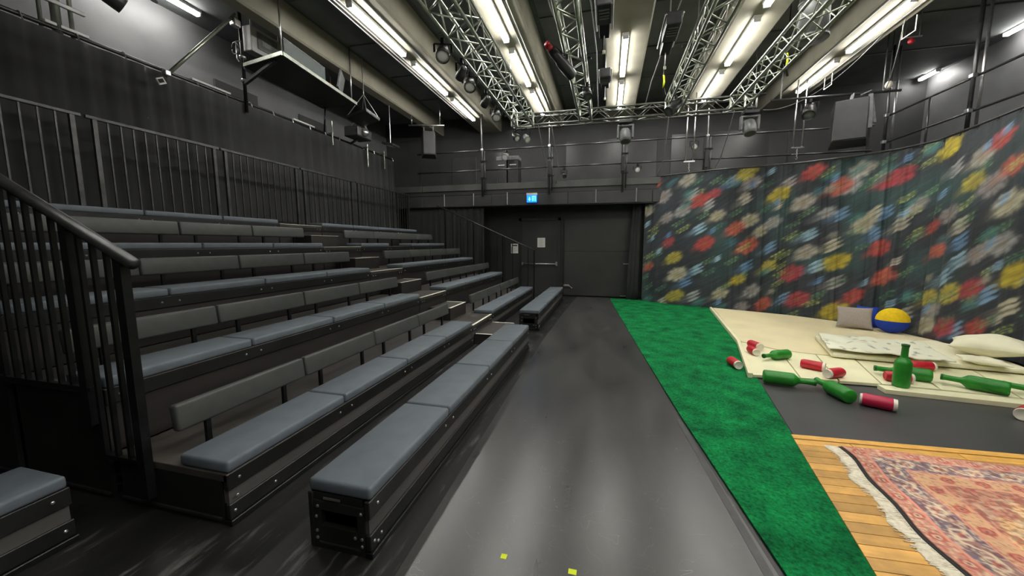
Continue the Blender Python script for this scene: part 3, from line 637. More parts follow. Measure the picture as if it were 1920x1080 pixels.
def cushion(name, loc, rot, L, W, T, m, label, cat, puff=2.2, label_group=None, fold=0):
    n = 28; me = bpy.data.meshes.new(name); vs = []; fs = []
    for sgn in (1, -1):
        for j in range(n):
            for i in range(n):
                u, v_ = -1 + 2 * i / (n - 1), -1 + 2 * j / (n - 1); e = max(0, (1 - abs(u) ** puff)) ** .55 * max(0, (1 - abs(v_) ** puff)) ** .55
                px, py = u * (1 - .08 * (1 - abs(v_) ** 2)), v_ * (1 - .08 * (1 - abs(u) ** 2))
                wob = fold * (math.sin(u * 5 + v_ * 3) * .5 + math.sin(v_ * 7 - u * 2) * .4) * e
                vs.append((px * L / 2, py * W / 2, sgn * (T / 2 * e + .004) + wob))
        b = 0 if sgn == 1 else n * n
        for j in range(n - 1):
            for i in range(n - 1):
                q = (b + j * n + i, b + j * n + i + 1, b + (j + 1) * n + i + 1, b + (j + 1) * n + i); fs.append(q if sgn == 1 else q[::-1])
    ring = [j for j in range(n)] + [j * n + n - 1 for j in range(1, n)] + [n * (n - 1) + i for i in range(n - 2, -1, -1)] + [j * n for j in range(n - 2, 0, -1)]
    for a, b in zip(ring, ring[1:] + ring[:1]): fs.append((a, a + n * n, b + n * n, b))
    me.from_pydata(vs, [], fs); me.polygons.foreach_set('use_smooth', np.ones(len(fs), bool)); me.materials.append(m)
    bm = bmesh.new(); bm.from_mesh(me); bmesh.ops.recalc_face_normals(bm, faces=bm.faces); bm.to_mesh(me); bm.free()
    o = bpy.data.objects.new(name, me); COL.objects.link(o); o.location = loc; o.rotation_euler = rot; return tag(o, label, cat)
cushion('pillow', (4.86, 6.12, .285), (R(3), R(-3), R(-40)), .68, .52, .26, M['cotton'], 'cream bed pillow with crumpled case at the mattress end', 'pillow', fold=.02)
cushion('pillowcase', (4.5, 5.72, .178), (R(2), R(2), R(-20)), .4, .26, .07, M['cotton'], 'crumpled cream cloth hanging from under the bed pillow', 'cloth', fold=.015)
cushion('scatter_cushion', (4.42, 8.06, .262), (R(52), 0, R(-24)), .5, .44, .15, M['greycloth'], 'grey linen scatter cushion leaning at the foot of the curtain', 'cushion')
cushion('scatter_cushion', (4.70, 8.22, .26), (R(75), 0, R(-30)), .3, .38, .09, M['blueplush'], 'small blue cushion tucked between the grey cushion and the round plush', 'cushion')
# round plush cushion (plain)
t = thing('round_plush', 'round yellow and blue plush cushion resting against the floral curtain', 'cushion', (4.82, 7.78, .064))
def orb(zlo, zhi, sc=1.0):
    pr = [];
    for i in range(15):
        a = zlo + (zhi - zlo) * i / 14; pr.append((.255 * math.cos(a) * sc if abs(abs(a) - math.pi / 2) > 1e-3 else 0, .2 + .2 * math.sin(a) * sc))
    return pr
rotm = Matrix.Translation((4.82, 7.78, .064)) @ Matrix.Rotation(R(-30), 4, 'Z') @ Matrix.Diagonal((.86, .62, 1.08, 1))
G().lathe(orb(-.02, math.pi / 2), 28, rotm).build('upper_half', M['yellowplush'], t, True)
G().lathe(orb(-math.pi / 2, .0, 1.01), 28, rotm).build('lower_half', M['blueplush'], t, True)
# bottles and cans
BP = [(0, 0), (.06, 0), (.07, .008), (.0725, .03), (.0725, .26), (.068, .28), (.052, .3), (.036, .318), (.030, .335), (.029, .44), (.033, .445), (.033, .462), (.022, .464), (.022, .45), (0, .45)]
BM = G().lathe(BP, 24).mesh('bottle', True); BM.materials.append(M['bottle'])
CAP = G().lathe([(.024, .452), (.0335, .452), (.034, .470), (.022, .472), (.022, .456)], 20).mesh('rim', True); CAP.materials.append(mat('dark_green_paint', srgb(26, 92, 34), .45, var=.1))
def bottle(loc, dirv, label, sc=1.0):
    t = thing('bottle_prop', label, 'bottle', loc, group='green bottle props')
    q = Vector((0, 0, 1)).rotation_difference(Vector(dirv).normalized()); t.rotation_mode = 'XYZ'; t.rotation_euler = q.to_euler(); t.scale = (sc,) * 3
    for n, me in (('body', BM), ('rim', CAP)):
        o = bpy.data.objects.new(n, me); COL.objects.link(o); o.parent = t
bottle((3.14, 4.835, .0555), (0, 0, 1), 'green foam bottle standing upright on the cream panels')
def lying(base, tip, z, label, sc=1.0, tilt=.03):
    bottle((base[0], base[1], z + .0735 * sc), (tip[0] - base[0], tip[1] - base[1], -tilt * 0), label, sc)
lying((1.78, 4.73), (2.2, 4.64), .0138, 'green foam bottle lying along the panel edge, its base at the turf carpet', 1.03)
lying((2.40, 4.30), (2.33, 4.72), .005, 'green foam bottle lying on the charcoal vinyl with its base against a crimson can', 1.0)
lying((2.42, 5.70), (2.05, 5.50), .051, 'green foam bottle lying at the panel corner with its neck towards the stacked red cans', .88)
lying((3.57, 5.08), (3.08, 5.28), .051, 'green foam bottle lying behind the standing bottle', 1.0)
lying((4.02, 4.79), (3.66, 5.06), .0555, 'green foam bottle lying with its neck pointing at the standing bottle', 1.0)
lying((4.45, 4.66), (4.08, 4.98), .0555, 'green foam bottle lying beside another one at the panel front', 1.0)
CB = G().lathe([(.05, .02), (.056, .03), (.056, .21), (.052, .225)], 22).mesh('can_body', True)
CE = G().lathe([(0, .004), (.046, .004), (.05, 0), (.052, .002), (.0545, .03), (.05, .03)], 22).mesh('can_end', True); CE.materials.append(M['canend'])
CT = G().lathe([(0, .236), (.04, .236), (.044, .24), (.047, .236), (.0535, .214), (.05, .21)], 22).mesh('can_top', True); CT.materials.append(M['canend'])
CBr = CB.copy(); CBr.materials.append(M['can']); CBp = CB.copy(); CBp.materials.append(M['canpink'])
CTr = CT.copy(); CTr.materials.clear(); CTr.materials.append(M['can'])
def can(a, b, z, label, pink=False, both=False, sc=1.0):
    d_ = Vector((b[0] - a[0], b[1] - a[1], 0)).normalized(); c = Vector(((a[0] + b[0]) / 2, (a[1] + b[1]) / 2, z + .056 * sc)) - d_ * .12 * sc
    t = thing('can_prop', label, 'can', c, group='red can props'); t.rotation_euler = Vector((0, 0, 1)).rotation_difference(d_).to_euler(); t.scale = (sc,) * 3
    for n, me in (('can_body', CBp if pink else CBr), ('can_end', CE), ('can_end', CT if both else CTr)):
        o = bpy.data.objects.new(n, me); COL.objects.link(o); o.parent = t
can((2.72, 4.20), (2.49, 4.32), .0045, 'crimson foam can with white ends lying on the charcoal vinyl', True, True, 1.1)
can((2.60, 5.20), (2.42, 5.32), .051, 'red foam can lying alone mid-panel with its white end towards the vinyl')
can((2.49, 4.93), (2.72, 5.06), .051, 'red foam can near the panel front edge, white end towards the green bottle neck')
can((2.2, 6.0), (2.13, 6.24), .051, 'red foam can lying farthest back in the panel corner cluster by the turf')
can((2.05, 5.72), (2.03, 5.92), .051, 'red foam can lying at the small bottle neck in the panel corner', sc=.92)
can((1.66, 5.12), (1.62, 5.40), .0138, 'red foam can with a white end lying on the green turf', sc=1.0)
can((3.92, 5.56), (3.68, 5.56), .051, 'red foam can lying against the mattress behind the standing bottle')
can((3.36, 4.99), (3.10, 5.04), .051, 'red foam can with a white end lying just behind the foam edging strip')
can((3.70, 4.27), (3.86, 4.40), .0045, 'foam can lying alone on the charcoal vinyl away from the bottles', sc=1.05)

# parquet
t = thing('parquet_floor', 'oak plank parquet panel under the patterned rug', 'wood floor', (2.6, 2.2, 0))
ex = Vector((1, .045, 0)).normalized(); ey = Vector((-.045, 1, 0)).normalized()
G().prism([(1.52, 3.35), (4.6, 3.52), (4.6, -.4), (1.0, -.4), (1.12, .9)], .0005, .010).build('underlay', mat('dark_joint', (.06, .036, .014), .8, var=.1), t)
lx = lambda y: 1.515 + (y - 3.36) * .165
w_ = .088; r = 0; yy = 3.36 - w_
pl = random.Random(4)
while yy > .4:
    x = lx(yy) + .006; first = True; off = pl.uniform(.25, .9)
    while x < 4.5:
        ln = off if first else pl.choice((.7, .85, 1.0)); first = False; x2 = min(x + ln, 4.55)
        base = Vector((0, 0, 0)); pts = []
        for (px, py) in ((x, yy), (x2, yy), (x2, yy + w_ - .0045), (x + (.0145 if abs(x - lx(yy) - .006) < 1e-6 else 0), yy + w_ - .0045)): pts.append((px, py + (px - 1.5) * .052))
        G().prism(pts, .010, .019, bev=.0012).build('plank', M['plank'], t); x = x2 + .006
    yy -= w_
G().prism([(lx(3.36) + .01, 3.372), (4.55, 3.532), (4.55, 3.60), (lx(3.36) + .02, 3.44)], .004, .0195, bev=.0015).build('edge_board', M['plank'], t)

# rug
def rug():
    t = thing('patterned_rug', 'worn pink and indigo oriental rug with cream fringe on the parquet', 'rug', (2.8, 2.0, .02))
    n, m_ = 300, 330; Wd, Ln = 2.6, 3.1
    U, W2 = np.meshgrid(np.linspace(0, Wd, n), np.linspace(0, Ln, m_))      # U along x from left edge, W2 down from top edge
    edge = .018 * np.sin(W2 * 5 + 1) + .012 * np.sin(W2 * 11.3) + .012 * np.sin(W2 * 3.1)
    X = 1.80 + U + (-.075) * W2 + edge * np.clip(1 - U / .8, 0, 1); Y = 3.30 - W2 + U * .0 + .008 * np.sin(U * 6) * np.clip(1 - W2 / .5, 0, 1)
    Zr = .0235 + .006 * vnoise(X, Y, 2.5, 40) + .003 * vnoise(X, Y, 7, 41)
    U, W2 = U * 1.5, W2 * 1.5; dist = np.minimum(U, W2); c = np.zeros(U.shape + (3,)); sel = lambda k_: np.array(srgb(*k_))
    pink, ind, ivory, red, tan, dk = sel((204, 146, 124)), sel((112, 100, 116)), sel((222, 200, 170)), sel((182, 76, 68)), sel((212, 168, 128)), sel((112, 66, 60))
    f1, f2, f3 = vnoise(U, W2, 34, 51), vnoise(U, W2, 55, 52), vnoise(U, W2, 16, 53)
    def put(w_, col): nonlocal c; w_ = np.clip(w_, 0, 1)[..., None]; c = c * (1 - w_) + col * w_
    c[:] = pink
    put((f1 > .62) * .6, ivory); put((f2 > .68) * .5, red); put((f2 < .3) * .45, dk)
    along = np.where(U < W2, W2, U)
    # outer guard rosettes
    b1 = (dist < .14); ph = (along % .26) - .13; rr = np.hypot(ph, dist - .085)
    put(b1 * (rr < .05) * .75, red); put(b1 * (rr < .028) * .8, ivory); put(b1 * (rr < .016) * .8, dk)
    # main indigo border with scrolling vines
    b2 = (dist >= .16) & (dist < .40); vine = np.abs(dist - .28 - .06 * np.sin(along * 21))
    put(b2 * .9, ind); put(b2 * (f3 > .55) * .55, pink * .8); put(b2 * (vine < .014) * .9, ivory); ph = (along % .3) - .15; rr = np.hypot(ph, (dist - .28) * 1.0)
    put(b2 * (np.abs(rr - .06) < .012) * .85, ivory); put(b2 * (rr < .03) * .8, red * .9); put(b2 * (f2 > .63) * .55, ivory); put(b2 * (f1 < .28) * .6, dk)
    # inner guard
    b3 = (dist >= .42) & (dist < .58); ph = (along % .28) - .14; rr = np.hypot(ph, dist - .5)
    put(b3 * 1.0, tan); put(b3 * (f1 > .58) * .6, pink); put(b3 * (rr < .055) * .85, red); put(b3 * (rr < .03) * .7, pink); put(b3 * (rr < .014) * .8, dk); put(b3 * (f2 < .25) * .5, dk)
    # field and corner spandrel
    b4 = dist >= .60; put(b4 * 1.0, sel((222, 184, 132))); sp = b4 & ((U - .6) + (W2 - .6) < .62 + .06 * np.sin(U * 24)); put(sp * .9, pink * .88)
    put(b4 * (f1 > .6) * .65, dk * 1.4); put(b4 * (f2 > .66) * .55, red); put(b4 * (f3 > .7) * .4, ivory); put(b4 * (np.abs(f1 - .5) < .03) * .6, dk)
    for q in (.15, .40, .59): put((np.abs(dist - q) < .008) * .85, sel((226, 150, 128)))
    put((dist < .012) * .7, dk)
    fade = .85 + .3 * vnoise(U, W2, 3, 60); c *= fade[..., None]
    V_ = np.dstack([X - 2.8, Y - 2.0, Zr - .02]); o = grid_obj('pile', V_, mat('woven_wool_pile', (.5, .3, .3), .95, attr='print', bump=.25, bscale=300), None, .006, c); o.parent = t
    # fringe: wavy cream band and individual tassel strands as one fibre part
    r_ = np.random.default_rng(5); g = G()
    W1 = np.linspace(0, Ln, 160); e = .018 * np.sin(W1 * 5 + 1) + .012 * np.sin(W1 * 11.3) + .012 * np.sin(W1 * 3.1); xe = 1.80 - .075 * W1 + e; ye = 3.30 - W1
    Vd = np.zeros((3, 160, 3)); 
    for j, (dx, zz) in enumerate(((-.022, .0), (-.008, .004), (.004, .004))): Vd[j] = np.stack([xe + dx - 2.8, ye - 2.0, np.full(160, .0015 + zz)], 1)
    o = grid_obj('selvedge', Vd, M['inkblack'], None, .002); o.parent = t
    Vf = np.zeros((5, 160, 3)); ww = .085 + .014 * np.sin(W1 * 17) + .012 * np.sin(W1 * 29 + 1)
    for j in range(5):
        q = j / 4; Vf[j] = np.stack([xe - .02 - ww * q - 2.8, ye - .01 * np.sin(W1 * 40) - 2.0, .001 + .006 * np.sin(q * 3.14) * (.6 + .4 * np.sin(W1 * 37)) + 0 * W1], 1)
    o = grid_obj('fringe', Vf, M['fringe'], None, .003); o.parent = t
    st = G()
    for q in range(420):
        w1 = r_.uniform(0, Ln); x0 = np.interp(w1, W1, xe) - .03; L_ = r_.uniform(.06, .1)
        st.bar((x0, 3.30 - w1, .026), (x0 - L_, 3.30 - w1 + r_.normal(0, .012), .022), .004, .003)
    o = st.build('fringe_strands', M['fringe'], t); o['kind'] = 'stuff'
rug()
# tape marks
solo(G().box(-.485, -.455, 1.665, 1.695, .0032, .0042), 'tape_mark', M['yellowtape'], 'yellow tape mark on the grey vinyl, the one beside the front bench', 'tape', origin=(-.47, 1.68, .0032))
solo(G().box(-.14, -.10, 1.66, 1.69, .0032, .0042), 'tape_mark', M['yellowtape'], 'yellow tape mark on the grey vinyl, the one beside the green turf', 'tape', origin=(-.12, 1.675, .0032))

# ------------------------------------------------------------------ trusses
def truss(a, b, w, h, label, group='aluminium lighting trusses', pitch=.29, m='alu'):
    a, b = Vector(a), Vector(b); L = (b - a).length; d = (b - a).normalized(); up = Vector((0, 0, 1)); x = d.cross(up).normalized()
    t = thing('lighting_truss', label, 'truss', (a + b) / 2, group=group)
    P = lambda i, j, s: a + d * s + x * (w / 2 * i) + up * (h / 2 * j)
    for i in (-1, 1):
        for j in (-1, 1): G().rod(P(i, j, 0), P(i, j, L), .024, 10).build('chord', M[m], t, True)
    n = int(L / pitch); st = L / n
    FACES = (((-1, -1), (1, -1)), ((-1, 1), (1, 1)), ((-1, -1), (-1, 1)), ((1, -1), (1, 1)))
    # one lattice bar mesh per face, shared along the truss
    for fi, (p, q) in enumerate(FACES):
        me = [None, None]
        for k in range(n):
            e = k % 2; A, B_ = (p, q) if e == 0 else (q, p)
            if me[e] is None:
                g = G().rod(P(*A, 0) - P(*A, 0), P(*B_, st) - P(*A, 0), .0105, 5); me[e] = g.mesh('brace', True); me[e].materials.append(M[m])
            link('brace', me[e], t, loc=P(*A, st * k))
    for s in (0, L):
        g = G()
        for (p, q) in FACES: g.rod(P(*p, s), P(*q, s), .02, 8)
        g.build('end_frame', M[m], t)
    return t
ZT = 4.62
truss((-2.04, 1.6, ZT), (-2.04, 9.35, ZT), .40, .34, 'aluminium lighting truss over the front benches carrying round spot lamps')
truss((-.585, 2.6, ZT), (-.585, 9.35, ZT), .26, .26, 'aluminium lighting truss between two rows of battens carrying a profile spot')
truss((1.31, 2.6, ZT), (1.31, 9.35, ZT), .28, .28, 'aluminium lighting truss over the green turf edge')
truss((2.62, 3.0, ZT), (2.62, 9.35, ZT), .28, .28, 'aluminium lighting truss beside the vertical grey duct')
truss((-2.4, 9.56, ZT + .02), (3.0, 9.56, ZT + .02), .26, .26, 'dark cross truss parallel to the back gallery', m='darkalu')
# suspension rods from truss to beams/slab
for (x, y, nm) in [(-2.04, 3.3, 'front bench truss, camera half'), (-2.04, 7.9, 'front bench truss, gallery half'), (-.585, 7.0, 'profile spot truss'), (1.31, 7.0, 'turf edge truss'), (2.62, 5.6, 'truss beside the duct'), (3.0, 9.56, 'cross truss end by the floral curtain'), (-2.4, 9.56, 'cross truss end by the seating stand')]:
    t = thing('hanger_chain', 'thin steel hanger holding the ' + nm, 'hanger', (x, y, ZT))
    G().rod((x, y, ZT + .18), (x, y, ZC - .03), .009, 6).build('rod', M['steel'], t); G().box(x - .05, x + .05, y - .05, y + .05, ZC - .05, ZC - .03).build('ceiling_plate', M['steel'], t)
    zs = ZT + {-2.04: .194, -.585: .154, 1.31: .164, 2.62: .164}.get(x, .174); G().box(x - .22, x + .22, y - .025, y + .025, zs, zs + .03).build('spreader', M['blackmetal'], t)

# ------------------------------------------------------------------ stage lamps
def aim(dirv): return Vector((0, 0, -1)).rotation_difference(Vector(dirv).normalized()).to_matrix().to_4x4()
def spot(top, drop, dirv, L, r, label, lensm='lens', bodym='fixture', name='stage_lamp', group=None, tagred=False):
    """lamp hung by clamp and yoke under a pipe; top = underside of the pipe"""
    top = Vector(top); c = top + Vector((0, 0, -drop)); t = thing(name, label, 'stage light', top, group=group)
    G().box(top.x - .025, top.x + .025, top.y - .03, top.y + .03, top.z - .07, top.z + .003, bev=.006).build('clamp', M['blackmetal'], t)
    A = Matrix.Translation(c) @ aim(dirv); ax = Vector(dirv).normalized().cross(Vector((0, 0, 1))); ax = ax.normalized() if ax.length > .01 else Vector((1, 0, 0))
    p1, p2 = c + ax * (r + .025), c - ax * (r + .025); h = Vector((0, 0, top.z - .06 - c.z))
    G().bar(p1, p1 + h * .9, .03, .006).bar(p2, p2 + h * .9, .03, .006).bar(p1 + h * .9, p2 + h * .9, .03, .006).build('yoke', M['blackmetal'], t)
    G().lathe([(0, L * .45), (r * .55, L * .45), (r * .75, L * .35), (r * .8, L * .1), (r * .95, -.0), (r, -L * .1), (r, -L * .5), (r * .93, -L * .5), (r * .93, -L * .42), (0, -L * .42)], 20, A).build('body', M[bodym], t, True); bd = bpy.data.objects[LAST[0]]
    G().lathe([(0, -L * .46), (r * .6, -L * .45), (r * .92, -L * .43), (r * .92, -L * .42), (0, -L * .42)], 20, A).build('lens', M[lensm], bd, True)
    G().tube([c - Vector(dirv).normalized() * L * .44, c - Vector(dirv).normalized() * L * .6 + Vector((0, 0, .06)), top + Vector((.05, .03, -.03))], .007, 6).build('cable', M['cable'], t)
    if tagred: G().lathe([(0, L * .62), (r * .5, L * .62), (r * .55, L * .46), (0, L * .46)], 14, A).build('rear_cap', M['red'], t, True)
    return t
for (y, nm) in ((4.5, 'nearest the ceiling batten gap over the top tier'), (5.2, 'first'), (6.2, 'second'), (7.8, 'last, next to the cross truss')): pass
for y, nm in ((5.15, 'farthest from the cross truss'), (6.2, 'in the middle'), (7.75, 'closest to the cross truss')):
    spot((-2.30, y, ZT - .19), .18, (.22, -.62, -.72), .28, .095, 'black par lamp with pale lens under the front bench truss, ' + nm, group='par lamps on the front bench truss')
for y, nm in ((5.75, 'beside the middle lamp'), (6.95, 'between the lamps')):
    spot((-2.26, y, ZT - .19), .2, (-.6, .5, -.5), .22, .07, 'small black spot lamp under the front bench truss, ' + nm, 'blackmetal' if False else 'glass')
spot((-.76, 6.0, ZT - .15), .14, (.42, .78, -.30), .62, .085, 'long black profile spot with a red rear cap under its truss', 'glass', name='profile_spot', tagred=True)
o = G().box(-.84, -.74, 5.98, 6.1, ZT - .235, ZT - .205).build('label_plate', M['white'], bpy.data.objects['profile_spot'])
spot((-.44, 7.2, ZT - .15), .16, (.2, -.5, -.8), .26, .08, 'black fresnel lamp hung on the profile spot truss', 'glass')
spot((1.2, 8.2, ZT - .16), .2, (-.5, -.4, -.5), .42, .1, 'large black fresnel lamp at the end of the turf edge truss', 'glass')
def moving_head(top, label):
    x, y, z = top; t = thing('moving_head', label, 'stage light', top, group='moving head lamps under the cross truss')
    G().box(x - .15, x + .15, y - .11, y + .11, z - .1, z - .02, bev=.015).build('base', M['fixture'], t)
    G().box(x - .02, x + .02, y - .04, y + .04, z - .02, z + .012).build('clamp', M['blackmetal'], t)
    G().lathe([(0, 0), (.08, 0), (.08, .03), (0, .03)], 18, Matrix.Translation((x, y, z - .13))).build('pan_disc', M['blackmetal'], t, True)
    G().box(x - .19, x - .14, y - .06, y + .06, z - .43, z - .13, bev=.02).box(x + .14, x + .19, y - .06, y + .06, z - .43, z - .13, bev=.02).box(x - .19, x + .19, y - .06, y + .06, z - .17, z - .125, bev=.015).build('arm', M['greyfix'], t)
    A = Matrix.Translation((x, y, z - .36)) @ aim((.05, -.35, -.95))
    G().lathe([(0, .15), (.09, .15), (.125, .1), (.135, 0), (.13, -.1), (.115, -.17), (.1, -.17), (.1, -.15), (0, -.15)], 22, A).build('head', M['greyfix'], t, True)
    G().lathe([(0, -.165), (.06, -.163), (.1, -.155), (.1, -.15), (0, -.15)], 20, A).build('lens', M['glass'], t, True)
moving_head((.33, 9.5, ZT - .135), 'grey moving head lamp under the cross truss in front of the gallery posts')
moving_head((2.92, 9.5, ZT - .135), 'grey moving head lamp under the cross truss end by the floral curtain')
spot((-2.35, 9.6, ZT - .13), .17, (.5, -.5, -.6), .3, .09, 'black fresnel lamp at the cross truss end near the speaker', 'lens')
spot((-2.05, 9.5, ZT - .13), .26, (.4, -.6, -.5), .28, .08, 'black lamp with barn doors hanging beside the cross truss corner', 'lens', 'greyfix')
# lamps on the back gallery rail and deck
spot((-2.95, 10.9, 4.315), .17, (-.1, -.8, -.5), .24, .1, 'grey floodlight hung from the gallery top rail beside the double chairs', 'lens', 'greyfix')
spot((-1.25, 10.88, 3.74), .2, (.3, -.7, -.6), .22, .06, 'small black spot hung from the middle gallery rail above the exit sign', 'glass')
spot((.72, 10.88, 3.74), .16, (0, -1, -.2), .18, .075, 'small round floodlight hung from the middle gallery rail next to the floral curtain', 'lens')
spot((2.1, 10.88, 4.315), .22, (0, -1, -.2), .18, .075, 'small round floodlight hung from the top gallery rail between the hoist pipes', 'lens')
spot((4.05, 9.55, 4.62), .22, (-.3, -.6, -.7), .4, .12, 'black fresnel lamp hung beside the large black loudspeaker', 'glass')
solo(G().rod((3.3, 9.55, 4.65), (5.6, 9.55, 4.65), .024, 10).rod((3.5, 9.55, 4.65), (3.5, 9.55, 5.37), .012).rod((5.3, 9.55, 4.65), (5.3, 9.55, ZC), .012), 'rigging_pipe', M['pipe'], 'dark rigging pipe holding the large loudspeaker above the floral curtain', 'pipe')
for x, nm in ((-3.16, 'next to the gallery post'), (-2.8, 'next to the cable drop')):
    t = thing('equipment_case', 'tall dark equipment case standing on the back gallery, the one ' + nm, 'case', (x, 11.35, 3.2))
    G().box(x - .16, x + .16, 11.15, 11.55, 3.2, 4.08, bev=.01).build('body', M['fixture'], t)
    G().box(x - .165, x + .165, 11.14, 11.56, 4.08, 4.2, bev=.015).build('lid', M['greyfix'], t)
    G().box(x - .1, x + .1, 11.135, 11.15, 3.93, 3.955).build('handle', M['white'], t)
    G().box(x - .14, x - .13, 11.145, 11.15, 3.25, 4.05).build('edge_strip', M['pipe'], t); G().box(x + .13, x + .14, 11.145, 11.15, 3.25, 4.05).build('edge_strip', M['pipe'], t)

# ------------------------------------------------------------------ back gallery railing
for i, (xa, xb) in enumerate(((-5.75, -3.7), (-3.62, -1.7), (-1.62, .31), (.39, 2.36), (2.44, 4.26), (4.34, 5.9))):
    t = thing('gallery_railing', 'dark two-pipe gallery railing bay, %s from the seating stand corner' % ORD[i], 'railing', ((xa + xb) / 2, 10.9, 3.2), group='back gallery railing bays')
    for z in (3.77, 4.34): G().rod((xa - .04, 10.88, z), (xb + .04, 10.88, z), .021, 10).build('rail', M['pipe'], t, True)
    for x in (xa, xb) if i == 0 else (xb,):
        G().box(x - .02, x + .02, 10.95, 10.98, 3.2, 4.36).build('stanchion', M['pipe'], t)
for x, ztop, nm in ((-3.66, 5.34, 'over the chairs'), (-1.66, 5.0, 'over the exit sign'), (.35, 4.5, 'below the moving head'), (2.40, 5.0, 'beside the hoist pipes')):
    t = thing('gallery_post', 'dark double gallery post with clamp bracket, the one ' + nm, 'post', (x, 10.9, 3.2), group='double gallery posts')
    G().rod((x, 10.83, 3.0), (x, 10.83, ztop), .026, 10).build('pole', M['pipe'], t, True)
    G().rod((x + .08, 10.83, 3.1), (x + .08, 10.83, 4.3), .018, 10).build('side_pole', M['pipe'], t, True)
    for z in (3.5, 4.0): G().box(x - .05, x + .13, 10.79, 10.86, z, z + .03).build('bracket', M['blackmetal'], t)
    G().box(x - .045, x + .045, 10.8, 10.857, 3.55, 3.95, bev=.01).build('clamp_box', M['fixture'], t)
    G().box(x - .04, x + .04, 10.80, 10.858, 4.31, 4.37, bev=.008).build('rail_clamp', M['steel'], t)
for x, nm in ((-4.9, 'by the drape'), (-3.95, 'next to the drape end'), (-2.9, 'beside the exit sign'), (-.35, 'over the sliding panel'), (.72, 'next to the floral curtain')):
    solo(G().rod((x, 10.845, 2.74), (x, 10.845, 3.1), .013, 8), 'fascia_rod', M['steel'], 'short vertical rod on the gallery fascia ' + nm, 'rod', 'fascia rods')
# wall panels behind the gallery
for i, (a, b, z0, z1) in enumerate(((-5.4, -4.5, 3.3, 4.6), (-4.2, -3.5, 3.3, 4.7), (-1.4, 1.4, 3.3, 4.9), (1.8, 4.4, 3.3, 4.9))):
    ST(G().box(a, b, YG - .03, YG, z0, z1, bev=.005, seg=1), 'trim_%d' % (40 + i), M['glosspanel'])

# hoist pipe pairs
for (x, y, z0, z1, nm) in ((1.97, 10.7, 3.7, 5.36, 'beside the double gallery post'), (4.27, 10.5, 3.85, 5.36, 'beside the large loudspeaker')):
    t = thing('twin_pipe_hoist', 'pair of vertical bright pipes with a hanging hook, ' + nm, 'hoist', (x, y, z0))
    for dx in (-.09, .09): G().rod((x + dx, y, z0), (x + dx, y, z1), .016, 10).build('pipe', M['steel'], t, True)
    G().box(x - .13, x + .13, y - .02, y + .02, z0 - .02, z0 + .01).build('crossbar', M['steel'], t)
    for q in range(5): G().lathe([(.014, -.006), (.02, 0), (.014, .006), (.010, 0), (.014, -.006)], 10, Matrix.Translation((x, y, z0 - .045 - q * .035)) @ Matrix.Rotation(R(90), 4, 'X' if q % 2 else 'Y')).build('chain_link', M['steel'], t, True)
    G().tube([(x, y, z0 - .2), (x + .02, y, z0 - .24), (x, y, z0 - .27), (x - .025, y, z0 - .25)], .008).build('hook', M['steel'], t)

# loudspeakers
t = thing('loudspeaker', 'black loudspeaker hung from a bar in the corner over the top tier', 'speaker', (-5.15, 10.5, 4.85))
A = Matrix.Translation((-5.2, 10.5, 4.5)) @ Matrix.Rotation(R(28), 4, 'Z') @ Matrix.Rotation(R(-8), 4, 'X')
G().prism([(-.22, .16), (.22, .16), (.17, -.2), (-.17, -.2)], -.36, .34, A, .015).build('cabinet', M['fixture'], t)
G().box(-.16, .16, -.215, -.2, -.34, .32, A, .006).build('grille', M['speaker'], t)
G().bar((-5.35, 10.5, 4.84), (-5.35, 10.5, 5.02), .03, .006).bar((-5.05, 10.5, 4.84), (-5.05, 10.5, 5.02), .03, .006).build('bracket', M['steel'], t)
G().rod((-5.8, 10.42, 5.08), (-4.72, 10.55, 5.03), .022, 10).rod((-5.7, 10.43, 5.08), (-5.7, 10.43, 5.37), .012).rod((-4.85, 10.53, 5.03), (-4.85, 10.53, ZC), .012).build('hanging_bar', M['steel'], t, True)
t = thing('loudspeaker', 'large black loudspeaker tilted on a bracket above the floral curtain', 'speaker', (4.7, 9.3, 4.6))
A = Matrix.Translation((4.68, 9.35, 4.0)) @ Matrix.Rotation(R(-24), 4, 'Z') @ Matrix.Rotation(R(-10), 4, 'X')
G().prism([(-.3, .2), (.3, .2), (.26, -.24), (-.26, -.24)], -.42, .42, A, .02).build('cabinet', M['fixture'], t)
G().box(-.25, .25, -.26, -.24, -.4, .4, A, .008).build('grille', M['speaker'], t)
G().bar((5.0, 9.28, 3.9), (5.05, 9.45, 4.6), .07, .015).bar((4.9, 9.5, 4.6), (5.05, 9.45, 4.66), .05, .02).bar((5.08, 9.3, 4.0), (5.1, 9.5, 4.55), .05, .015).bar((4.68, 9.4, 4.4), (4.8, 9.55, 4.66), .05, .03).build('bracket', M['greyfix'], t)

# vertical duct
t = thing('duct_column', 'wide grey vertical duct dropping from the ceiling beside the truss', 'duct', (3.0, 7.2, 4.75))
G().rod((3.0, 7.2, 4.75), (3.0, 7.2, ZC), .2, 24).build('tube', M['duct'], t, True)
for z in (4.78, 5.3): G().lathe([(.2, -.02), (.215, -.02), (.215, .02), (.2, .02)], 24, Matrix.Translation((3.0, 7.2, z))).build('collar', M['duct'], t, True)

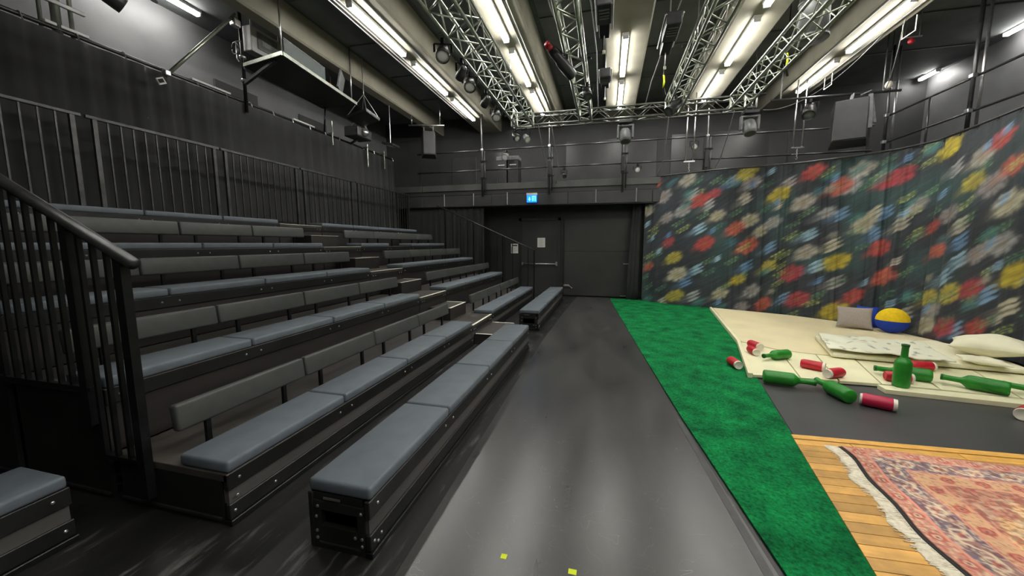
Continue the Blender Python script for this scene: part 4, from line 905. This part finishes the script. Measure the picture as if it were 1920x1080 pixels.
# small power boxes hung between beams (dimmer/hoist boxes)
def powerbox(x, y0, y1, z, label):
    t = thing('hoist_motor', label, 'hoist', (x, (y0 + y1) / 2, z), group='hoist motors between beams')
    G().box(x - .11, x + .11, y0, y0 + (y1 - y0) * .55, z - .09, z + .09, bev=.02).build('motor_body', M['fixture'], t)
    G().box(x - .08, x + .08, y0 + (y1 - y0) * .57, y1, z - .08, z + .08, bev=.015).build('chain_bag', M['blackmetal'], t)
    for dx in (-.12, .12): G().rod((x + dx, y0, z + .05), (x + dx, y1, z + .05), .012, 8).build('side_tube', M['steel'], t, True)
    for q in range(4): G().box(x - .07, x + .07, y0 + .1 + q * .07, y0 + .13 + q * .07, z - .1, z - .088).build('cooling_fin', M['greyfix'], t)
    G().rod((x, (y0 + y1) / 2, z + .08), (x, (y0 + y1) / 2, ZC - .03), .012).rod((x, y1 - .1, z - .08), (x, y1 - .1, z - .3), .008).build('chain', M['steel'], t)
    G().lathe([(0, -.03), (.022, -.02), (.022, .02), (0, .03)], 10, Matrix.Translation((x, y1 - .1, z - .32))).build('hook_block', M['canend'], t, True)
powerbox(-.14, 5.6, 6.5, 4.9, 'black chain hoist motor hung near the batten over the grey vinyl walkway')
powerbox(.86, 6.3, 7.3, 4.9, 'black chain hoist motor hung beside the turf edge truss')
powerbox(-.14, 8.0, 8.6, 4.95, 'black chain hoist motor hung close to the cross truss')
# yellow sling hooks
for (x, y, z, nm) in ((.98, 8.3, 4.78, 'beside the turf edge truss'), (3.05, 8.2, 4.9, 'beside the grey duct')):
    t = thing('round_sling', 'yellow lifting sling hanging ' + nm, 'sling', (x, y, z))
    G().tube([(x, y, z - .12), (x + .012, y, z), (x, y, z + .12)], .018, 8).build('strap', M['yellowtape'], t, True)
    G().rod((x, y, z + .1), (x, y, ZC - .03), .008).rod((x, y, z - .1), (x + .05, y + .05, z - .26), .02).build('hanger', M['blackmetal'], t)
# hanging loops of cable
def cablet(pts, r, m, label): return solo(G().tube(pts, r, 6), 'hanging_cable', M[m], label, 'cable', smooth=True)
def sag(a, b, s_, n=14): 
    a, b = np.array(a), np.array(b); return [tuple(a + (b - a) * q + np.array([0, 0, -s_ * 4 * q * (1 - q)])) for q in np.linspace(0, 1, n)]
cablet([(-1.05, 4.6, 5.87), (-1.02, 5.6, 5.4), (-.95, 6.2, 5.2), (-.82, 7.2, 5.15), (-.8, 8.2, 5.1), (-.72, 9.3, 4.8)], .010, 'greycable', 'pale cable snaking along the ceiling beside the profile spot truss')
cablet([(-.35, 4.8, 5.87), (-.36, 6.2, 5.3), (-.33, 6.6, 5.2), (-.3, 7.6, 5.15), (-.31, 8.9, 4.95), (-.3, 9.5, 4.77)], .010, 'greycable', 'pale cable running to the cross truss past the hoist motors')
cablet([(1.05, 5.2, 5.87), (1.0, 6.4, 5.3), (.9, 7.4, 5.15), (.8, 8.8, 5.0), (.75, 9.5, 4.77)], .010, 'greycable', 'pale cable dropping beside the turf edge truss to the cross truss')
for (x, z1, nm) in ((-1.42, 3.3, 'above the exit sign'), (-1.75, 3.5, 'beside the gallery post'), (1.28, 3.4, 'beside the small floodlight'), (2.62, 3.4, 'near the satin wall panel')):
    cablet([(x, 9.56, ZT - .11), (x + .02, 9.9, 4.2), (x + .04, 10.6, 3.7), (x - .03, 10.8, z1 + .1), (x - .05, 10.86, z1)], .011, 'greycable', 'grey cable dropping from the cross truss to the gallery ' + nm)
cablet(sag((4.7, 8.6, 5.36), (3.6, 10.8, 4.85), .35), .007, 'greycable', 'sagging cable loop below the battens over the mattress')
cablet(sag((4.75, 8.2, 5.36), (5.3, 9.55, 4.68), .3), .007, 'greycable', 'second sagging cable ending at the loudspeaker rigging pipe')
# wire guard frames beside the battens
for (x, y, nm) in ((4.85, 8.1, 'far'), (4.85, 6.9, 'near')):
    t = thing('lamp_guard', 'yellow wire lamp guard frame beside the mattress battens, %s one from the camera end' % ('second' if nm == 'far' else 'first'), 'bracket', (x, y, 5.2))
    G().rod((x, y, 5.36), (x, y, 5.12), .008).rod((x, y + .3, 5.36), (x, y + .3, 5.12), .008).rod((x, y, 5.12), (x, y + .3, 5.12), .008).build('frame', M['nosing'], t)
t = thing('lamp_guard', 'yellow wire lamp guard frame beside the batten by the back gallery', 'bracket', (4.7, 10.2, 5.2))
G().rod((4.7, 10.2, 5.36), (4.7, 10.2, 5.1), .008).rod((4.7, 10.5, 5.36), (4.7, 10.5, 5.1), .008).rod((4.7, 10.2, 5.1), (4.7, 10.5, 5.1), .008).build('frame', M['nosing'], t)

# ------------------------------------------------------------------ side gallery (over the curtain)
for i, (ya, yb) in enumerate(((8.46, 10.4), (6.2, 8.36), (3.9, 6.1))):
    t = thing('gallery_railing', 'dark side gallery railing bay above the floral curtain, %s from the back corner' % ORD[i], 'railing', (5.97, (ya + yb) / 2, 3.25), group='side gallery railing bays')
    for z in (3.85, 4.42): G().rod((5.97, ya - .05, z), (5.97, yb + .05, z), .021, 10).build('rail', M['pipe'], t, True)
    for y in (ya + .9,): G().rod((5.97, y, 3.25), (5.97, y, 4.42), .018).build('stanchion', M['pipe'], t, True)
for y, nm in ((10.44, 'in the corner'), (8.4, 'between the two lit battens'), (6.15, 'toward the camera')):
    t = thing('gallery_post', 'tall dark side gallery post reaching the ceiling, the one ' + nm, 'post', (5.97, y, 3.2))
    G().rod((5.917, y, 3.422), (5.917, y, ZC), .031, 10).build('pole', M['pipe'], t, True); G().rod((6.07, y + .05, 3.25), (6.07, y + .05, ZC), .022, 10).build('side_pole', M['steel'], t, True)
    for z in (3.85, 4.42): G().box(5.87, 5.949, y - .04, y + .04, z - .035, z + .035, bev=.01).build('clamp', M['steel'], t)
t = thing('pendant_bulb', 'pale bulb pendant hanging near the side gallery corner', 'lamp', (5.5, 9.75, 5.0))
G().rod((5.5, 9.75, 4.93), (5.5, 9.75, ZC - .03), .008).build('flex', M['cable'], t); G().lathe([(0, -.1), (.05, -.08), (.065, -.03), (.05, .02), (.025, .05), (.025, .08), (0, .08)], 16, Matrix.Translation((5.5, 9.75, 4.86))).build('bulb', M['canend'], t, True)
G().lathe([(.03, .04), (.03, .1), (0, .1)], 12, Matrix.Translation((5.5, 9.75, 4.86))).build('holder', M['fixture'], t, True)
t = thing('red_pulley', 'small red pulley hung from a clamp bar below the ceiling', 'pulley', (5.35, 9.0, 5.3))
G().rod((5.2, 9.0, 5.4), (5.5, 9.0, 5.4), .014).rod((5.24, 9.0, 5.4), (5.24, 9.0, ZC - .03), .008).rod((5.46, 9.0, 5.4), (5.46, 9.0, ZC - .03), .008).build('clamp_bar', M['steel'], t)
G().lathe([(0, -.02), (.05, -.02), (.04, 0), (.05, .02), (0, .02)], 16, Matrix.Translation((5.35, 9.0, 5.33)) @ Matrix.Rotation(R(90), 4, 'X')).build('wheel', M['red'], t, True)

# ------------------------------------------------------------------ technical gallery over the drape
t = thing('gallery_railing', 'long clamp-studded pipe rail along the top of the black masking drape', 'railing', (-6.6, 6, 4.17))
G().rod((-6.64, -1, 4.225), (-6.64, 10.85, 4.225), .026, 10).build('rail', M['pipe'], t, True)
for y in np.arange(.2, 10.8, .48): G().tube([(-6.63, y, 4.25), (-6.59, y, 4.24), (-6.57, y + .01, 4.15)], .008, 5).build('tie', M['steel'], t)
for y in (2.0, 5.76, 8.2, 10.6): G().rod((-6.67, y, 3.752), (-6.67, y, 4.225), .022).build('post', M['pipe'], t, True)
for y0, y1 in ((4.95, 5.6), (3.3, 3.7), (7.0, 7.6)): G().box(-6.68, -6.62, y0, y1, 4.252, 4.287, bev=.006).build('cable_clip_bar', M['white'], t)
t = thing('rigging_post', 'tall dark post standing from the drape rail to the ceiling beam', 'post', (-6.5, 5.78, 4.2))
G().rod((-6.5, 5.78, 4.0), (-6.5, 5.78, ZC), .03, 12).build('pole', M['blackmetal'], t, True); G().rod((-6.58, 5.86, 4.1), (-6.58, 5.86, ZC), .018, 10).build('side_pole', M['pipe'], t, True)
for z in (4.55, 4.95): G().lathe([(.03, -.025), (.055, -.02), (.055, .02), (.03, .025)], 12, Matrix.Translation((-6.5, 5.78, z))).build('collar', M['steel'], t, True)
t = thing('cable_hook', 'coiled cable and hook hanging on the tall rigging post', 'hook', (-6.4, 5.6, 5.0))
G().tube([(-6.46 + .07 * math.cos(a), 5.62, 5.02 + .1 * math.sin(a)) for a in np.linspace(0, 6.2, 16)], .016, 6).build('coil', M['fixture'], t, True); G().tube([(-6.47, 5.74, 5.2), (-6.44, 5.62, 5.14), (-6.44, 5.62, 4.85), (-6.41, 5.62, 4.8)], .012).build('hook', M['steel'], t, True)
t = thing('diagonal_strut', 'pale diagonal aluminium strut with a tag plate over the masking drape', 'strut', (-6.3, 4.3, 4.0))
G().rod((-6.38, 4.40, 4.06), (-6.3, 5.52, 5.5), .026, 12).build('tube', M['alu'], t, True)
G().box(-.05, .05, -.012, .012, -.045, .045, Matrix.Translation((-6.36, 4.31, 3.95)) @ Matrix.Rotation(R(30), 4, 'X') @ Matrix.Rotation(R(80), 4, 'Z')).build('tag_plate', M['white'], t)
G().box(-.03, .03, -.016, .016, -.025, .025, Matrix.Translation((-6.35, 4.305, 3.95)) @ Matrix.Rotation(R(30), 4, 'X') @ Matrix.Rotation(R(80), 4, 'Z')).build('tag_print', M['inkblack'], t)
G().box(-6.43, -6.34, 4.37, 4.45, 4.06, 4.14, bev=.015).build('clamp', M['steel'], t); G().box(-6.36, -6.24, 5.46, 5.58, 5.3, 5.42, bev=.02).build('clamp', M['steel'], t)
t = thing('pipe_bundle', 'bundle of pale vertical pipes clamped to the drape rail', 'pipe', (-6.55, 3.4, 4.2))
for y, r_, nm in ((3.28, .02, 'p'), (3.42, .045, 'p'), (3.56, .022, 'p')): G().rod((-6.66, y, 4.18), (-6.66, y, ZC), r_, 12).build('pipe', M['alu'], t, True)
G().box(-6.64, -6.6, 3.2, 3.68, 4.5, 4.55, bev=.008).build('clamp_bar', M['steel'], t)
spot((-6.7, 3.95, 5.2), .22, (.2, .7, -.35), .42, .11, 'round dark lamp hung high over the masking drape', 'blackmetal' if False else 'glass')
solo(G().rod((-6.7, 3.5, 5.22), (-6.7, 4.6, 5.22), .022, 8).rod((-6.7, 4.55, 5.2), (-6.7, 4.55, ZC), .014), 'rigging_pipe', M['pipe'], 'short rigging pipe holding the round dark lamp over the masking drape', 'pipe')
# platform with desk items
t = thing('technician_platform', 'dark hanging platform with pale front edge above the upper tiers', 'platform', (-5.95, 6.6, 4.72))
PP = [(-6.36, 5.68), (-5.36, 5.5), (-5.62, 7.75), (-6.52, 7.75)]
G().prism(PP, 4.72, 4.75).build('board', M['black'], t)
G().bar((-5.35, 5.5, 4.755), (-5.61, 7.76, 4.755), .03, .06).build('edge_rail', M['alu'], t)
G().bar((-6.36, 5.67, 4.755), (-5.35, 5.49, 4.755), .03, .06).build('side_rail', M['alu'], t)
G().bar((-6.47, 5.77, 4.5), (-5.6, 5.6, 4.72), .05, .05).build('brace', M['pipe'], t)
for (x, y) in ((-5.42, 5.56), (-6.4, 7.6), (-5.65, 7.65)): G().rod((x, y, 4.72), (x, y, ZC), .014).build('hanger', M['steel'], t, True)
G().rod((-6.5, 7.75, 4.2), (-6.4, 7.7, 4.72), .02).build('leg', M['blackmetal'], t, True)
t = thing('glass_screen', 'low clear screen panel along the front of the hanging platform', 'screen', (-5.45, 6.1, 4.785))
G().bar((-5.41, 5.6, 4.92), (-5.53, 6.7, 4.92), .012, .26).build('pane', M['glass'], t); G().bar((-5.41, 5.6, 5.055), (-5.53, 6.7, 5.055), .02, .014).build('top_trim', M['steel'], t)
t = thing('control_cabinet', 'pale grey wall box with cables above the hanging platform', 'cabinet', (-6.5, 6.3, 5.2))
G().box(-6.6, -6.4, 5.9, 6.7, 5.12, 5.56, bev=.015).build('body', mat('pale_cabinet', (.3, .3, .28), .5, var=.1), t); G().box(-6.4, -6.38, 6.02, 6.45, 5.2, 5.5, bev=.006).build('door', M['duct'], t); G().box(-6.38, -6.375, 6.1, 6.3, 5.28, 5.44).build('label_plate', M['greyfix'], t)
G().tube([(-6.38, 6.5, 5.3), (-6.3, 6.5, 5.0), (-6.2, 6.55, 4.76)], .012).tube([(-6.38, 6.55, 5.4), (-6.25, 6.62, 5.3), (-6.2, 6.7, 4.76)], .012).build('cable', M['cable'], t, True)
G().rod((-6.5, 6.0, 5.5), (-6.5, 6.0, ZC), .015).rod((-6.5, 6.6, 5.5), (-6.5, 6.6, ZC), .015).build('hanger', M['steel'], t)
t = thing('tilted_monitor', 'pale framed monitor standing at the far end of the hanging platform', 'monitor', (-5.75, 7.4, 4.75))
A = Matrix.Translation((-5.70, 7.38, 5.06)) @ Matrix.Rotation(R(-60), 4, 'Z') @ Matrix.Rotation(R(-12), 4, 'X')
G().box(-.26, .26, -.02, .02, -.18, .18, A, .006).build('frame', M['greyfix'], t); G().box(-.235, .235, -.024, -.02, -.155, .155, A).build('screen', M['duct'], t)
G().rod((-5.74, 7.4, 4.755), (-5.74, 7.4, 4.9), .015).box(-5.84, -5.64, 7.3, 7.5, 4.753, 4.767).build('foot', M['blackmetal'], t)
t = thing('cable_stand', 'small microphone stand with a red grip on the hanging platform', 'stand', (-5.7, 7.05, 4.75))
G().rod((-5.7, 7.05, 4.755), (-5.7, 7.05, 5.05), .01).rod((-5.7, 7.05, 5.02), (-5.6, 6.8, 5.1), .008).build('pole', M['blackmetal'], t); G().lathe([(0, 0), (.07, 0), (.07, .012), (0, .012)], 16, Matrix.Translation((-5.7, 7.05, 4.753))).build('base', M['blackmetal'], t); G().rod((-5.7, 7.05, 4.86), (-5.7, 7.05, 4.92), .02).build('grip', M['red'], t, True)
t = thing('hanging_tray', 'small black tray hung on chains beyond the hanging platform', 'tray', (-5.6, 8.0, 4.5))
TP = [(-5.95, 7.85), (-5.22, 7.55), (-5.32, 8.2), (-6.02, 8.5)]
G().prism(TP, 4.49, 4.52).build('board', M['black'], t)
for a, b in zip(TP, TP[1:] + TP[:1]): G().bar((*a, 4.53), (*b, 4.53), .015, .05).build('rim', M['pipe'], t)
ap = (-5.6, 8.02, 5.05)
for p_ in TP: G().rod((*p_, 4.53), ap, .007, 6).build('chain', M['steel'], t)
G().rod(ap, (-5.6, 8.02, ZC), .012).build('hanger', M['steel'], t)
t = thing('projector', 'dark projector with a bright round lens on a bracket beside the hanging tray', 'projector', (-6.3, 8.7, 4.3))
G().box(-6.55, -6.15, 8.5, 9.1, 4.3, 4.55, bev=.03).build('body', M['fixture'], t)
G().lathe([(0, .06), (.07, .05), (.11, 0), (.11, -.06), (0, -.06)], 20, Matrix.Translation((-6.12, 8.75, 4.46)) @ Matrix.Rotation(R(60), 4, 'Y') @ Matrix.Rotation(R(30), 4, 'X')).build('lens', M['steel'], t, True)
G().tube([(-6.35 + .26 * math.cos(a), 8.8, 4.45 + .28 * math.sin(a)) for a in np.linspace(0, math.pi, 14)], .025, 8).build('yoke', M['alu'], t, True); G().rod((-6.6, 8.8, 4.2), (-6.35, 8.8, 4.31), .03).build('bracket', M['pipe'], t, True)
for (y, z0, z1, nm) in ((7.95, 3.95, 4.5, 'below the hanging tray'), (9.3, 3.7, 4.3, 'beyond the projector'), (10.1, 3.8, 4.3, 'by the corner speaker')):
    solo(G().rod((-6.45, y, z0), (-6.45, y, z1), .016, 8).rod((-6.612, y, 4.225), (-6.43, y, 4.225), .02, 8), 'rigging_stub', M['alu'], 'short pale vertical pipe clamped to the drape rail ' + nm, 'pipe')
t = thing('floodlight', 'flat grey floodlight hung near the corner speaker over the drape', 'stage light', (-5.9, 9.6, 4.3))
G().box(-6.1, -5.75, 9.45, 9.8, 4.3, 4.36, Matrix.Translation((-5.92, 9.6, 4.33)) @ Matrix.Rotation(R(12), 4, 'Y') @ Matrix.Translation((5.92, -9.6, -4.33)), .01).build('panel', M['fixture'], t)
G().box(-6.02, -5.83, 9.52, 9.73, 4.288, 4.3, Matrix.Translation((-5.92, 9.6, 4.33)) @ Matrix.Rotation(R(12), 4, 'Y') @ Matrix.Translation((5.92, -9.6, -4.33))).build('lens', M['lens'], t)
G().rod((-5.92, 9.6, 4.36), (-5.92, 9.6, 5.37), .012).build('hanger', M['steel'], t)
for i, (y0, y1) in enumerate(((6.4, 7.4), (8.6, 9.6))): ST(G().box(XL, XL + .03, y0, y1, 4.0, 5.0, bev=.01, seg=1), 'trim_%d' % (60 + i), M['wallgrey'])

# conduits under the beams
for L, offs, nm in ((-4.0, (-.3, -.22, -.15, .22), 'middle seating tiers'), (-1.9, (-.28, .2, .27), 'lowest seating rows'), (4.42, (-.3, .25), 'mattress')):
    for q, dx in enumerate(offs):
        solo(G().rod((L + dx, -2, 5.348), (L + dx, 11.6, 5.348), .011, 8), 'conduit', M['steel'], 'thin steel conduit along the beam over the ' + nm, 'conduit', 'conduits over the ' + nm, True)
